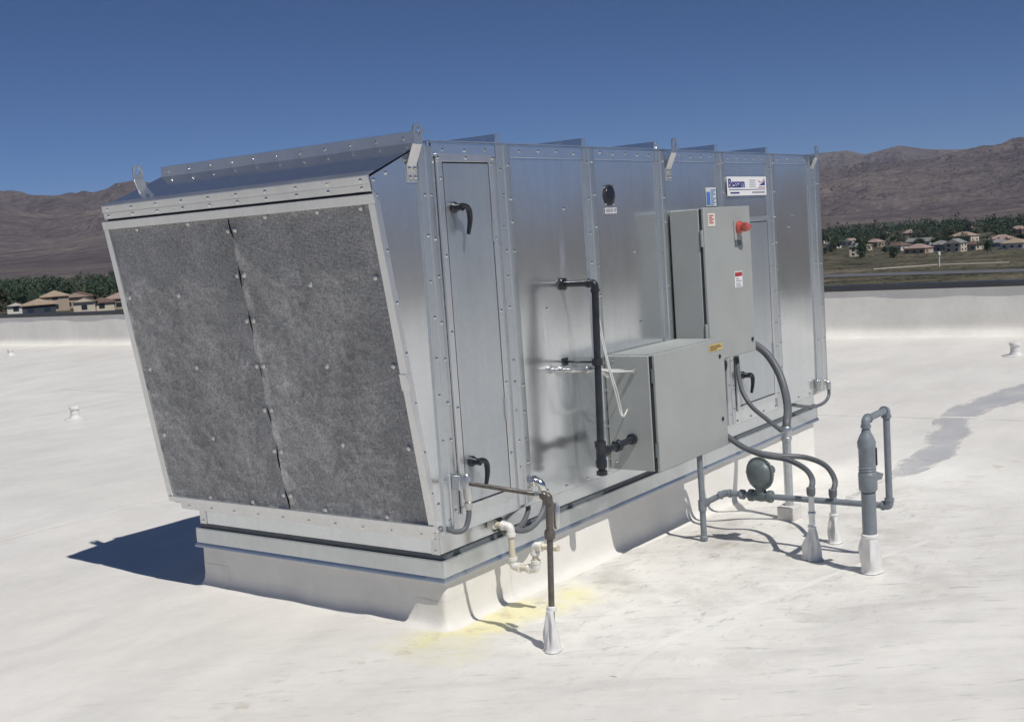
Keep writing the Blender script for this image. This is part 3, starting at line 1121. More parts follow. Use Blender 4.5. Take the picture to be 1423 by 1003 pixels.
def screen_half(y_of, seed, side):
    mb = MB()
    s0, s1 = 0.100, HL - 0.018

    def fn(u, v):
        s = s0 + (s1 - s0) * v
        ya, yb = y_of(s)
        y = ya + (yb - ya) * u
        e = 1 - u if side > 0 else u
        lift = 0.0085 * math.exp(-(e * 0.8 / 0.018) ** 2) * (0.6 + 0.4 * math.sin(s * 30 + seed))
        b_ = 0.0042 * float(fbm(s * 5 + seed, y * 5, 4, seed)) + 0.0016 * float(vnoise(s * 42, y * 42, seed))
        q_ = hp(s, y, 0.0005 + 0.004 + b_ + lift)
        return q_
    mb.grid(fn, 70, 120)
    return obj('filter_screen', mb, 'filter_mesh', unit, angle=80)


screen_half(lambda s: (0.012, seam_y(s) - 0.0010), 201, 1)
screen_half(lambda s: (seam_y(s) + 0.0010, W_ - 0.012), 217, -1)
for s, y_ in [(0.438, 1.291), (0.782, 1.28), (1.127, 1.641), (1.128, 1.277), (0.416, 0.429), (0.768, 0.429), (1.118, 0.429), (0.764, 0.054), (1.114, 0.056),
              (0.439, 1.656), (0.119, 1.481), (0.117, 1.116), (0.118, 0.616), (0.119, 0.309), (0.12, 0.069), (0.793, 1.631), (1.435, 1.40), (1.434, 1.096),
              (1.434, 0.621), (1.434, 0.253), (0.40, 0.06)]:
    screw(hp(s, y_, 0.0075), unit, QH, wash_me)
for s in (0.163, 0.361, 0.564, 0.771, 0.975, 1.17, 1.382):
    for d_ in (-0.022, 0.022):
        screw(hp(s, seam_y(s) + d_, 0.0085), unit, QH, wash_me)


# lifting lugs
def lug(x, y=0.0, s=1):
    t_ = 0.006
    yo = -0.0005 * s if s > 0 else W_ + 0.0005
    mb = MB()
    w = 0.029
    pts = [(yo, 1.885), (yo, 1.950), (yo - s * 0.038, 2.030), (yo - s * 0.042, 2.042)]
    out = []
    for a in pts:
        out.append(a)
    prof = pts + [(a - s * t_, b_ + 0.001) for a, b_ in pts[::-1]]
    mb.prism([(x - w, a, b_) for a, b_ in prof], (2 * w, 0, 0))
    o = obj('lifting_lug', mb, 'galvanised_bright', unit, 0.001)
    # eye plate
    mb = MB()
    n = 20
    vs, fs = [], []
    yc, zc = yo - s * 0.045, 2.072
    for side in (0, 1):
        for k in range(n):
            a = 2 * math.pi * k / n
            ox = w * max(-1, min(1, 1.15 * math.cos(a)))
            oz = 0.040 * max(-1, min(1, 1.15 * math.sin(a)))
            if oz < 0:
                ox = w * max(-1, min(1, 2.2 * math.cos(a)))
            vs.append((x + ox, yc - s * side * t_, zc + oz))
            vs.append((x + 0.015 * math.cos(a), yc - s * side * t_, zc + 0.012 + 0.018 * math.sin(a)))
    for k in range(n):
        k2 = (k + 1) % n
        a0, i0, a1, i1 = 2 * k, 2 * k + 1, 2 * k2, 2 * k2 + 1
        b0, j0, b1, j1 = a0 + 2 * n, i0 + 2 * n, a1 + 2 * n, i1 + 2 * n
        fs += [(a0, a1, i1, i0), (b0, j0, j1, b1), (a0, b0, b1, a1), (i0, i1, j1, j0)]
    mb.add(vs, fs)
    obj('eye_plate', mb, 'galvanised_dull', o)
    if s > 0:
        for dx in (-0.016, 0.016):
            for dz in (1.905, 1.94):
                screw((x + dx, -0.008, dz), unit)
    return o


lug(-0.128)
lug(2.02)
lug(4.06)
lug(-0.128, s=-1)
lug(4.06, s=-1)


# access doors
def handle(x, z, parent, s=0.9):
    mb = MB()
    mb.lathe([(0.026 * s, 0), (0.026 * s, 0.012), (0.019 * s, 0.018), (0.016 * s, 0.042), (0.019 * s, 0.05)], (x, -0.012, z), (0, -1, 0), 16)
    path_ = smooth_path([(x - 0.012 * s, -0.055, z + 0.002), (x + 0.020 * s, -0.060, z + 0.004), (x + 0.046 * s, -0.062, z - 0.016 * s), (x + 0.052 * s, -0.060, z - 0.065 * s), (x + 0.044 * s, -0.052, z - 0.128 * s)], 6)
    n = len(path_)
    rr = [(0.014 + 0.004 * math.sin(math.pi * k / (n - 1)) - 0.004 * (k / (n - 1))) * s for k in range(n)]
    mb.tube(path_, rr, 12, True, 0.75)
    return obj('handle', mb, 'black_handle', parent)


def access_door(x0, x1, z0, z1, fr, label, handles):
    mb = MB().box(x0 - 0.006, x1 + 0.006, -0.0052, -0.0030, z0 - 0.006, z1 + 0.006)
    obj('door_gasket', mb, 'gasket', unit)
    for (a, b_, c, d) in [(x0 - fr, x0 - 0.006, z0 - 0.006, z1 + 0.006), (x1 + 0.006, x1 + fr, z0 - 0.006, z1 + 0.006), (x0 - fr, x1 + fr, z1 + 0.0065, z1 + fr), (x0 - fr, x1 + fr, z0 - fr, z0 - 0.0065)]:
        mb = MB().box(a, b_, -0.014, -0.0028, c, d)
        obj('door_frame', mb, 'galvanised_bright', unit, 0.002)
    mb = MB()

    def fn(u, v):
        e = min(1, min(u, 1 - u) * 6) * min(1, min(v, 1 - v) * 8)
        return (x0 + (x1 - x0) * u, -0.0115 + e * 0.0013 * float(vnoise(u * 2 + x0, v * 4, 77)), z0 + (z1 - z0) * v)
    mb.grid(fn, 8, 20)
    mb.box(x0 + 0.0005, x1 - 0.0005, -0.0105, -0.0053, z0 + 0.0005, z1 - 0.0005)
    dr = obj('access_door', mb, 'door_steel', unit, angle=80, label=label)
    for hx, hz in handles:
        handle(hx, hz, dr)
    # hinge leaves along the far side
    for z_ in (z0 + 0.25 * (z1 - z0), z0 + 0.8 * (z1 - z0)):
        mb = MB().tube([(x1 + 0.003, -0.016, z_ - 0.05), (x1 + 0.003, -0.016, z_ + 0.05)], 0.006, 8)
        obj('hinge', mb, 'galvanised_dull', dr)
    return dr


access_door(0.062, 0.372, 0.525, 1.962, 0.040, 'tall narrow access door with two black handles beside the hood', [(0.110, 1.778), (0.105, 0.700)])
for z_ in np.arange(0.62, 1.96, 0.32):
    screw((0.040, -0.0143, z_), unit)
    screw((0.394, -0.0143, z_ + 0.06), unit)
for x_ in (0.03, 0.215, 0.405):
    screw((x_, -0.0143, 1.985), unit)
access_door(2.765, 3.275, 0.525, 1.625, 0.036, 'access door behind the grey control cabinet', [(2.800, 0.705)])
mb = MB().box(2.72, 3.31, -0.0022, 0.0, 0.425, 0.49)

# view port with its sticker
mb = MB().lathe([(0.052, 0), (0.052, 0.004), (0.043, 0.006), (0.040, 0.003)], (1.386, -0.002, 1.816), (0, -1, 0), 28)
vp = obj('view_port', mb, 'gasket', unit)
mb = MB().lathe([(0.040, 0), (0.038, 0.0022), (0.02, 0.0040), (0.004, 0.0045)], (1.386, -0.0052, 1.816), (0, -1, 0), 28)
obj('port_glass', mb, 'black_handle', vp)
for a in (0.8, 2.4, 4.0, 5.4):
    screw((1.386 + 0.058 * math.cos(a), -0.002, 1.816 + 0.058 * math.sin(a)), unit)


def flat(name, x0, x1, z0, z1, y, mat, parent, label=None):
    mb = MB().box(x0, x1, y - 0.0012, y, z0, z1)
    return obj(name, mb, mat, parent, 0, False, label=label)


def lines(name, x0, x1, zs_, h, y, mat, parent, frac=None):
    for i, z_ in enumerate(zs_):
        f_ = 1.0 if frac is None else frac[i % len(frac)]
        flat(name, x0, x0 + (x1 - x0) * f_, z_ - h / 2, z_ + h / 2, y, mat, parent)


st = flat('port_sticker', 1.335, 1.448, 1.722, 1.752, -0.003, 'label_silver', unit, 'small silver sticker below the round view port')
for k, (a, b_) in enumerate([(1.345, 1.362), (1.366, 1.380), (1.386, 1.398), (1.402, 1.412), (1.424, 1.440)]):
    flat('lettering', a, b_, 1.730, 1.747, -0.0045, 'print_grey', st)


def text(body, x, z, size, y, mat, parent, sx=1.0, offset=0.0, name='lettering', bold=0.0):
    cu = bpy.data.curves.new('lettering', 'FONT')
    cu.body = body
    cu.size = size
    cu.offset = offset
    cu.extrude = 0.0004
    to = bpy.data.objects.new('lettering_curve', cu)
    COL.objects.link(to)
    bpy.context.view_layer.update()
    me = bpy.data.meshes.new_from_object(to.evaluated_get(bpy.context.evaluated_depsgraph_get()))
    bpy.data.objects.remove(to)
    me.transform(Matrix.Translation((x, y, z)) @ Matrix.Rotation(math.pi / 2, 4, 'X') @ Matrix.Diagonal((sx, 1, 1, 1)))
    if bold:
        import bmesh
        bm = bmesh.new()
        for k in range(3):
            m2 = me.copy()
            m2.transform(Matrix.Translation((bold * (k - 1), -0.0002 * k, 0)))
            bm.from_mesh(m2)
            bpy.data.meshes.remove(m2)
        bm.to_mesh(me)
        bm.free()
    me.materials.clear()
    me.materials.append(M[mat])
    o = bpy.data.objects.new(name, me)
    COL.objects.link(o)
    o.parent = parent
    o.location = -world_of(parent)
    return o


# the name plate
sg = flat('name_plate', 2.722, 3.282, 1.793, 1.907, -0.0125, 'label_white', unit, 'white name plate with blue lettering near the top of the unit')
text('Bessam', 2.735, 1.842, 0.078, -0.0145, 'print_blue', sg, 0.98, 0.0, bold=0.0035)
flat('rule', 2.745, 3.262, 1.8275, 1.8305, -0.0140, 'print_blue', sg)
for k in range(4):
    flat('print_line', 3.035, 3.125, 1.845 + k * 0.013, 1.848 + k * 0.013, -0.0140, 'print_grey', sg)
lines('print_line', 2.762, 2.885, [1.810], 0.009, -0.0140, 'print_blue', sg)
lines('print_line', 3.07, 3.258, [1.811], 0.009, -0.0140, 'print_grey', sg)
mb = MB().prism([(3.175, -0.0138, 1.853), (3.262, -0.0138, 1.853), (3.262, -0.0138, 1.892), (3.235, -0.0138, 1.872), (3.20, -0.0138, 1.861)], (0, -0.0008, 0))
obj('emblem', mb, 'print_blue', sg)
mb = MB().tube(smooth_path([(3.165, -0.0142, 1.885), (3.19, -0.0142, 1.873), (3.222, -0.0142, 1.879), (3.255, -0.0142, 1.899)], 5), 0.0028, 6, True, 0.3)
obj('emblem', mb, 'print_red', sg)
flat('rule', 3.165, 3.262, 1.839, 1.843, -0.0140, 'print_red', sg)
# blue data sticker
bs = flat('data_sticker', 2.455, 2.585, 1.738, 1.845, -0.004, 'label_silver', unit, 'clear data sticker with blue print above the control cabinet')
flat('print_block', 2.462, 2.505, 1.745, 1.820, -0.0056, 'print_sky', bs)
lines('print_line', 2.515, 2.578, [1.83 - k * 0.012 for k in range(8)], 0.005, -0.0056, 'print_sky', bs, (1, 0.7, 0.9, 0.5))
# small sticker on the second door
ss = flat('warning_sticker', 2.765, 2.815, 1.405, 1.490, -0.0145, 'label_white', unit, 'small red and black sticker on the door behind the cabinet')
flat('print_block', 2.770, 2.810, 1.462, 1.480, -0.0160, 'print_red', ss)
flat('print_block', 2.776, 2.806, 1.412, 1.450, -0.0160, 'print_dark', ss)

# ------------------------------------------------------------------ control cabinet
KX0, KX1, KD, KZ0, KZ1 = 1.987, 2.575, 0.190, 0.889, 1.720
cab = thing('control_cabinet', 'tall grey electrical control cabinet with red switch on the unit', 'cabinet', ((KX0 + KX1) / 2, -0.1, KZ0))
mb = MB().box(KX0, KX1, -KD, -0.0125, KZ0, KZ1)
obj('body', mb, 'cabinet_paint', cab, 0.006)
mb = MB().box(KX0 + 0.002, KX1 - 0.002, -KD - 0.006, -KD - 0.0005, KZ0 + 0.002, KZ1 - 0.002)
obj('door_seal', mb, 'gasket', cab)
mb = MB().box(KX0 + 0.010, KX1 + 0.003, -KD - 0.026, -KD - 0.0065, KZ0 - 0.004, KZ1 + 0.004)
kd = obj('door', mb, 'cabinet_paint', cab, 0.005)
for z_ in (1.05, 1.56):
    mb = MB().tube([(KX0 + 0.002, -KD - 0.012, z_ - 0.045), (KX0 + 0.002, -KD - 0.012, z_ + 0.045)], 0.008, 10)
    obj('hinge', mb, 'cabinet_paint', cab)
YF = -KD - 0.0265
for z_ in (0.955,):
    mb = MB().lathe([(0.013, 0), (0.013, 0.004), (0.008, 0.006)], (2.533, YF, z_), (0, -1, 0), 12)
    obj('latch', mb, 'black_handle', kd)
s1 = flat('instruction_sticker', 2.040, 2.125, 1.622, 1.692, YF - 0.0005, 'label_cream', cab, 'cream instruction sticker at the top corner of the cabinet')
lines('print_line', 2.052, 2.112, [1.680 - k * 0.010 for k in range(5)], 0.0045, YF - 0.0018, 'print_red', s1, (0.9, 0.6, 1, 0.7))
s2 = flat('danger_sticker', 2.335, 2.435, 1.268, 1.358, YF - 0.0005, 'label_white', cab, 'white warning sticker with dark red heading on the cabinet')
flat('print_block', 2.340, 2.430, 1.330, 1.353, YF - 0.0018, 'print_red', s2)
lines('print_line', 2.350, 2.420, [1.317, 1.304, 1.289, 1.277], 0.006, YF - 0.0018, 'print_grey', s2, (0.6, 1, 0.8, 0.9))
# rotary isolator
mb = MB().box(2.355, 2.455, YF - 0.006, YF - 0.0005, 1.535, 1.645)
sw = obj('switch_plate', mb, 'cabinet_paint', cab, 0.003)
mb = MB().lathe([(0.036, 0), (0.038, 0.008), (0.034, 0.018), (0.024, 0.022), (0.022, 0.040)], (2.405, YF - 0.006, 1.605), (0, -1, 0), 20)
obj('switch_base', mb, 'red_switch', sw)
mb = MB()
mb.tube([(2.370, YF - 0.055, 1.615), (2.385, YF - 0.058, 1.612), (2.405, YF - 0.058, 1.606), (2.430, YF - 0.058, 1.600), (2.442, YF - 0.054, 1.597)], [0.016, 0.020, 0.021, 0.019, 0.014], 14)
mb.lathe([(0.026, 0), (0.028, 0.012), (0.022, 0.020)], (2.405, YF - 0.042, 1.605), (0, -1, 0), 18)
obj('switch_knob', mb, 'red_switch', sw)
mb = MB().box(2.36, 2.44, YF - 0.004, YF - 0.0005, 1.500, 1.532)
obj('switch_plate', mb, 'regulator_grey', sw, 0.001)

# ------------------------------------------------------------------ burner cabinet
BX0, BX1, BD, BZ0, BZ1 = 1.23, 2.008, 0.262, 0.440, 1.016
bur = thing('burner_cabinet', 'wide grey burner cabinet below the tall cabinet, mounted low on the unit', 'cabinet', ((BX0 + BX1) / 2, -0.14, BZ0))
mb = MB().box(BX0, BX1, -BD, -0.0125, BZ0, BZ1)
obj('body', mb, 'cabinet_paint', bur, 0.004)
mb = MB().box(BX0 + 0.006, BX1 - 0.004, -BD - 0.008, -BD - 0.0005, BZ0 + 0.004, BZ1 - 0.004)
obj('door_seal', mb, 'gasket', bur)
mb = MB().box(BX0 + 0.018, BX1 + 0.004, -BD - 0.026, -BD - 0.0085, BZ0 - 0.004, BZ1 + 0.003)
bd = obj('door', mb, 'cabinet_paint', bur, 0.004)
for z_ in (0.545, 0.915):
    mb = MB().tube([(BX0 + 0.010, -BD - 0.014, z_ - 0.035), (BX0 + 0.010, -BD - 0.014, z_ + 0.035)], 0.007, 10)
    obj('hinge', mb, 'regulator_grey', bur)
YB = -BD - 0.0265
for z_ in (0.925, 0.585):
    mb = MB().lathe([(0.011, 0), (0.011, 0.004), (0.007, 0.006)], (1.955, YB, z_), (0, -1, 0), 12)
    obj('latch', mb, 'black_handle', bd)
yl = flat('caution_label', 1.835, 1.985, 0.962, 0.997, YB - 0.0005, 'label_yellow', bur, 'small yellow caution label at the top of the burner cabinet door')
lines('print_line', 1.845, 1.975, [0.988, 0.979, 0.970], 0.004, YB - 0.0018, 'print_dark', yl, (0.9, 1, 0.6))
mb = MB().box(BX0 + 0.03, BX1 - 0.03, -BD + 0.01, -0.02, BZ1 + 0.0002, BZ1 + 0.0035)
obj('top_cover', mb, 'cabinet_paint', bur, 0.001)
for (yy, zz) in ((-0.126, 0.946), (-0.183, 0.943)):
    mb = MB().lathe([(0.012, 0), (0.012, 0.012), (0.008, 0.013), (0.008, 0.024)], (BX0 - 0.0005, yy, zz), (-1, 0, 0), 10)
    obj('tube_fitting', mb, 'cast_fitting', bur)
for (yy, zz) in ((-0.06, 0.995), (-0.05, 0.48)):
    inst('screw', scr_me, bur, (BX0 - 0.0005, yy, zz), orient((-1, 0, 0)))


# ------------------------------------------------------------------ pipe helpers
def elbow(mb, p, r, rad=None):
    """fitting: a fattened ball-and-collar joint at p"""
    mb.lathe([(r * 0.2, -r * 1.05), (r * 0.8, -r * 0.8), (r * 1.05, 0), (r * 0.8, r * 0.8), (r * 0.2, r * 1.05)], p, (0, 0, 1), 14)


def bend(p, d1, d2, leg, r, collar=1.18):
    """pipe elbow at p, legs along d1 and d2"""
    p, d1, d2 = Vector(p), Vector(d1).normalized(), Vector(d2).normalized()
    mb = MB()
    mb.tube(fillet([p + d1 * leg, p, p + d2 * leg], leg * 0.85, 8), r, 14)
    for d in (d1, d2):
        mb.lathe([(r * collar, 0), (r * collar, leg * 0.35)], p + d * leg * 0.72, d, 14)
    return mb


def pipe(name, a, b_, r, mat, parent, n=14):
    return obj(name, MB().tube([a, b_], r, n), mat, parent)


def boot(x, y, h, r_top, r_bot, parent, seed=0, name='flashing_boot', floor=-0.3):
    """wrinkled membrane boot round a pipe foot"""
    mb = MB()
    z0 = rz(x, y)
    n, m_ = 40, 16
    vs = []
    for j in range(m_ + 1):
        t_ = j / m_
        r = r_top + (r_bot - r_top) * t_ ** 1.3
        if t_ > 0.97:
            r = r_bot * 1.12
        for k in range(n):
            a = 2 * math.pi * k / n
            env = math.sin(min(1, t_ * 1.15) * math.pi * 0.92)
            pl = 1 + env * (0.24 * math.sin(a * 3 + seed + t_ * 2.2) + 0.11 * math.sin(a * 5 + seed * 2 - t_ * 3) + 0.09 * math.sin(a * 9 + seed * 3 + t_ * 4))
            pl = 1 + max(floor, (pl - 1) * 1.5 + 0.06 * env)
            x_, y_ = x + r * pl * math.cos(a), y + r * pl * math.sin(a)
            vs.append((x_, y_, (z0 + h * (1 - t_)) if t_ < 1 else rz(x_, y_) + 0.003))
    fs = [(j * n + k, (j + 1) * n + k, (j + 1) * n + (k + 1) % n, j * n + (k + 1) % n) for j in range(m_) for k in range(n)]
    fs.append(tuple(range(n)))
    mb.add(vs, fs)
    return obj(name, mb, 'boot_white', parent, angle=70)


# ------------------------------------------------------------------ black gas pipe on the wall
gp = thing('black_gas_pipe', 'black iron gas pipe from the unit wall down into the burner cabinet side', 'pipe', (0.895, -0.18, 0.5))
gx_, gy_ = 0.895, -0.186
pipe('pipe', (0.905, -0.010, 1.400), (0.905, -0.160, 1.400), 0.0155, 'black_iron', gp)
obj('elbow', bend((0.905, gy_, 1.400), (0, 1, 0), (0, 0, -1), 0.04, 0.0185), 'black_iron', gp)
pipe('pipe', (0.905, gy_, 1.37), (0.868, gy_, 0.60), 0.0170, 'black_iron', gp)
mb = MB()
mb.lathe([(0.026, 0), (0.028, 0.03), (0.023, 0.04), (0.023, 0.09), (0.028, 0.10), (0.028, 0.125)], (0.868, gy_, 0.530), (0, 0, 1), 14)
mb.lathe([(0.022, 0), (0.027, 0.035), (0.027, 0.055)], (0.868, gy_, 0.600), (1, 0, 0), 14)
obj('tee', mb, 'black_iron', gp)
mb = MB().lathe([(0.018, 0), (0.018, 0.02), (0.027, 0.022), (0.027, 0.040), (0.012, 0.046)], (0.868, gy_, 0.535), (0, 0, -1), 8)
obj('end_cap', mb, 'black_iron', gp)
pipe('pipe', (0.90, gy_, 0.600), (1.229, -0.150, 0.600), 0.0165, 'black_iron', gp)
mb = MB().lathe([(0.024, 0), (0.031, 0.006), (0.031, 0.030), (0.024, 0.036), (0.022, 0.05)], (1.03, -0.172, 0.600), (1, 0.11, 0), 8)
obj('union', mb, 'black_iron', gp)
mb = MB().lathe([(0.028, 0), (0.028, 0.018), (0.020, 0.022)], (1.2295, -0.150, 0.600), (-1, 0, 0), 12)
obj('bushing', mb, 'black_iron', gp)
mb = MB().lathe([(0.030, 0), (0.030, 0.006), (0.022, 0.010)], (0.905, -0.0115, 1.400), (0, -1, 0), 14)
obj('flange', mb, 'black_iron', gp)
mb = MB().tube([(0.884, -0.165, 1.030), (0.884, -0.002, 1.030)], 0.006, 8)
mb.box(0.862, 0.906, -0.012, -0.0125 + 0.012, 1.012, 1.048)
br = obj('pipe_strap', mb, 'black_iron', gp, 0.002)
mb = MB().lathe([(0.026, -0.016), (0.026, 0.016)], (0.887, gy_, 1.030), (0, 0, 1), 14)
obj('clamp', mb, 'black_iron', br)

# air tubing and sensor leads on the burner cabinet side
at = thing('tubing_fittings', 'bright compression fittings and thin tube crossing to the burner cabinet', 'fittings', (0.95, -0.14, 0.98))
mb = MB()
mb.lathe([(0.010, 0), (0.010, 0.022), (0.018, 0.024), (0.018, 0.045), (0.011, 0.047), (0.011, 0.062)], (0.80, -0.004, 1.000), (0, -1, 0), 10)
obj('fitting', mb, 'cast_fitting', at)
mb = MB().tube(fillet([(0.80, -0.066, 1.0), (0.80, -0.10, 1.0), (0.88, -0.128, 0.992)], 0.02), 0.010, 10)
obj('nipple', mb, 'cast_fitting', at)
mb = MB().lathe([(0.012, 0), (0.017, 0.004), (0.017, 0.026), (0.010, 0.028), (0.010, 0.05), (0.015, 0.052), (0.015, 0.066)], (0.878, -0.127, 0.992), (1, -0.25, -0.05), 8)
obj('fitting', mb, 'cast_fitting', at)
mb = MB().tube([(0.955, -0.142, 0.984), (1.00, -0.146, 0.962), (1.03, -0.150, 0.940)], 0.009, 8)
obj('lever', mb, 'cast_fitting', at)
mb = MB().tube(smooth_path([(0.95, -0.140, 0.988), (1.05, -0.150, 0.970), (1.14, -0.155, 0.958), (1.208, -0.130, 0.946)], 6), 0.0035, 8)
obj('thin_tube', mb, 'white_wire', at)
mb = MB().tube(smooth_path([(0.95, -0.145, 0.984), (1.06, -0.170, 0.960), (1.15, -0.185, 0.950), (1.206, -0.183, 0.943)], 6), 0.0035, 8)
obj('thin_tube', mb, 'white_wire', at)
for k in range(2):
    o = 0.006 * k
    mb = MB().tube(smooth_path([(0.926 + o, -0.165, 1.40 - 0.02 * k), (0.930 + o, -0.178 - o, 1.20), (0.950 + o * 2, -0.20, 1.02), (0.985 + o * 3, -0.212, 0.88), (1.035 + o * 2, -0.205, 0.765 + o), (1.06, -0.20, 0.748 - o), (1.14, -0.165, 0.738 - o), (1.229, -0.129, 0.747)], 8), 0.0032, 8)
    wr = obj('sensor_lead', mb, 'white_wire')
    tag(wr, ['looped white sensor lead running down beside the black gas pipe', 'second white lead taped to its twin beside the black gas pipe'][k], 'cable')

# ------------------------------------------------------------------ conduit riser with membrane boot at the near corner
cr = thing('conduit_riser', 'brown conduit riser with white boot beside the near corner of the curb', 'conduit', (-0.063, -0.492, 0))
PB, PT = Vector((-0.063, -0.492, rz(-0.063, -0.492))), Vector((-0.02, -0.494, 0.612))


def on_post(z_):
    return PB.lerp(PT, (z_ - PB.z) / (PT.z - PB.z))


pipe('pipe', on_post(0.10), on_post(0.455), 0.0125, 'brown_conduit', cr)
pipe('pipe', on_post(0.455), on_post(0.585), 0.0145, 'brown_conduit', cr)
mb = MB().lathe([(0.017, 0), (0.022, 0.008), (0.022, 0.030), (0.018, 0.040)], on_post(0.438), PT - PB, 12)
obj('coupling', mb, 'brown_conduit', cr)
obj('elbow', bend(PT, (0, 1, 0.03), PB - PT, 0.032, 0.0155), 'brown_conduit', cr)
LBP = Vector((0.004, -0.058, 0.628))
pipe('pipe', PT + Vector((0, 0.02, 0)), LBP + Vector((0, -0.01, 0)), 0.0095, 'brown_conduit', cr)
mb = MB().lathe([(0.013, 0), (0.016, 0.006), (0.016, 0.024), (0.013, 0.030)], PT + Vector((0, 0.03, 0)), LBP - PT, 8)
obj('lock_nut', mb, 'cast_fitting', cr)
# conduit body on the riser
mb = MB()
mb.tube([on_post(0.475) + Vector((0.030, -0.012, 0)), on_post(0.490) + Vector((0.030, -0.012, 0)), on_post(0.56) + Vector((0.030, -0.012, 0)), on_post(0.578) + Vector((0.030, -0.012, 0))], [0.010, 0.017, 0.017, 0.009], 12, True, 0.7)
obj('conduit_body', mb, 'cast_fitting', cr)
boot(-0.063, -0.492, 0.165, 0.015, 0.034, cr, 1.0)
mb = MB().lathe([(0.018, 0), (0.021, 0.004), (0.021, 0.018), (0.018, 0.022)], on_post(0.150), PT - PB, 12)
obj('hose_clamp', mb, 'boot_white', cr)

# junction body at the corner with a flexible tail
lb = thing('junction_fitting', 'pale cast conduit fitting with flexible tail on the unit corner', 'fitting', (0.0, -0.05, 0.45))
mb = MB().tube([(0.006, -0.060, 0.545), (0.006, -0.062, 0.560), (0.000, -0.062, 0.655), (0.000, -0.060, 0.668)], [0.013, 0.021, 0.021, 0.012], 14, True, 0.75)
obj('conduit_body', mb, 'cast_fitting', lb)
mb = MB().box(-0.040, -0.004, -0.058, -0.0125, 0.605, 0.668)
obj('back_box', mb, 'bare_conduit', lb, 0.004)
mb = MB().lathe([(0.018, 0), (0.018, 0.02), (0.014, 0.022), (0.014, 0.03)], (0.006, -0.060, 0.545), (0, 0, -1), 10)
obj('connector', mb, 'cast_fitting', lb)
mb = MB().tube(smooth_path([(0.006, -0.060, 0.520), (0.004, -0.060, 0.490), (-0.012, -0.056, 0.448), (-0.035, -0.048, 0.432), (-0.068, -0.035, 0.436), (-0.095, -0.018, 0.452)], 7), 0.0115, 12)
obj('flexible_tail', mb, 'flex_grey', lb)

# elbow fitting with looped flexible conduit under the door seam
ef = thing('elbow_fitting', 'shiny elbow fitting with looped grey flex under the door seam', 'fitting', (0.5, -0.05, 0.35))
mb = MB()
mb.tube(fillet([(0.545, -0.005, 0.520), (0.545, -0.055, 0.520), (0.56, -0.062, 0.455)], 0.035, 8), 0.020, 14)
mb.lathe([(0.025, 0), (0.027, 0.006), (0.027, 0.018), (0.022, 0.022)], (0.545, -0.0135, 0.520), (0, -1, 0), 8)
mb.lathe([(0.024, 0), (0.024, 0.022)], (0.559, -0.061, 0.478), (0.15, -0.06, -0.9), 8)
obj('elbow', mb, 'zinc_screw', ef)
mb = MB().tube(smooth_path([(0.562, -0.063, 0.455), (0.555, -0.064, 0.405), (0.50, -0.060, 0.350), (0.43, -0.050, 0.325), (0.37, -0.030, 0.335), (0.34, 0.02, 0.375), (0.34, 0.06, 0.395)], 7), 0.0135, 12)
obj('flexible_loop', mb, 'flex_grey', ef)
mb = MB().tube(smooth_path([(0.60, 0.066, 0.40), (0.55, 0.03, 0.375), (0.47, 0.01, 0.335), (0.40, 0.02, 0.318), (0.36, 0.05, 0.33), (0.33, 0.072, 0.37)], 7), 0.012, 12)
obj('flexible_loop', mb, 'flex_grey', ef)

# ------------------------------------------------------------------ drain trap
tr = thing('drain_trap', 'cream plastic drain trap hanging from the unit base at the near end', 'drain pipe', (0.294, -0.1, 0.15))
tx = 0.294
pr_ = 0.0145
zt_ = 0.372
mb = MB().tube([(tx, 0.060, zt_), (tx, -0.02, zt_)], pr_, 14)
obj('pipe', mb, 'pvc_cream', tr)
mb = MB().lathe([(0.021, 0), (0.021, 0.03), (0.018, 0.032)], (tx, 0.058, zt_), (0, -1, 0), 14)
obj('socket', mb, 'pvc_white', tr)
yA, yB, yC = -0.055, -0.180, -0.275
obj('elbow', bend((tx, yA, zt_), (0, 1, 0), (0, 0, -1), 0.042, 0.0185), 'pvc_white', tr)
pipe('pipe', (tx, yA, zt_ - 0.035), (tx, yA, 0.215), pr_, 'pvc_cream', tr)
obj('elbow', bend((tx, yA, 0.190), (0, 0, 1), (0, -1, 0), 0.040, 0.0185), 'pvc_white', tr)
pipe('pipe', (tx, yA - 0.03, 0.190), (tx, yB + 0.03, 0.190), pr_, 'pvc_cream', tr)
obj('elbow', bend((tx, yB, 0.190), (0, 1, 0), (0, 0, 1), 0.040, 0.0185), 'pvc_white', tr)
pipe('pipe', (tx, yB, 0.22), (tx, yB, 0.272), pr_, 'pvc_cream', tr)
obj('elbow', bend((tx, yB, 0.298), (0, 0, -1), (0, -1, 0), 0.038, 0.0185), 'pvc_white', tr)
pipe('pipe', (tx, yB - 0.03, 0.298), (tx, yC - 0.03, 0.298), pr_, 'pvc_cream', tr)

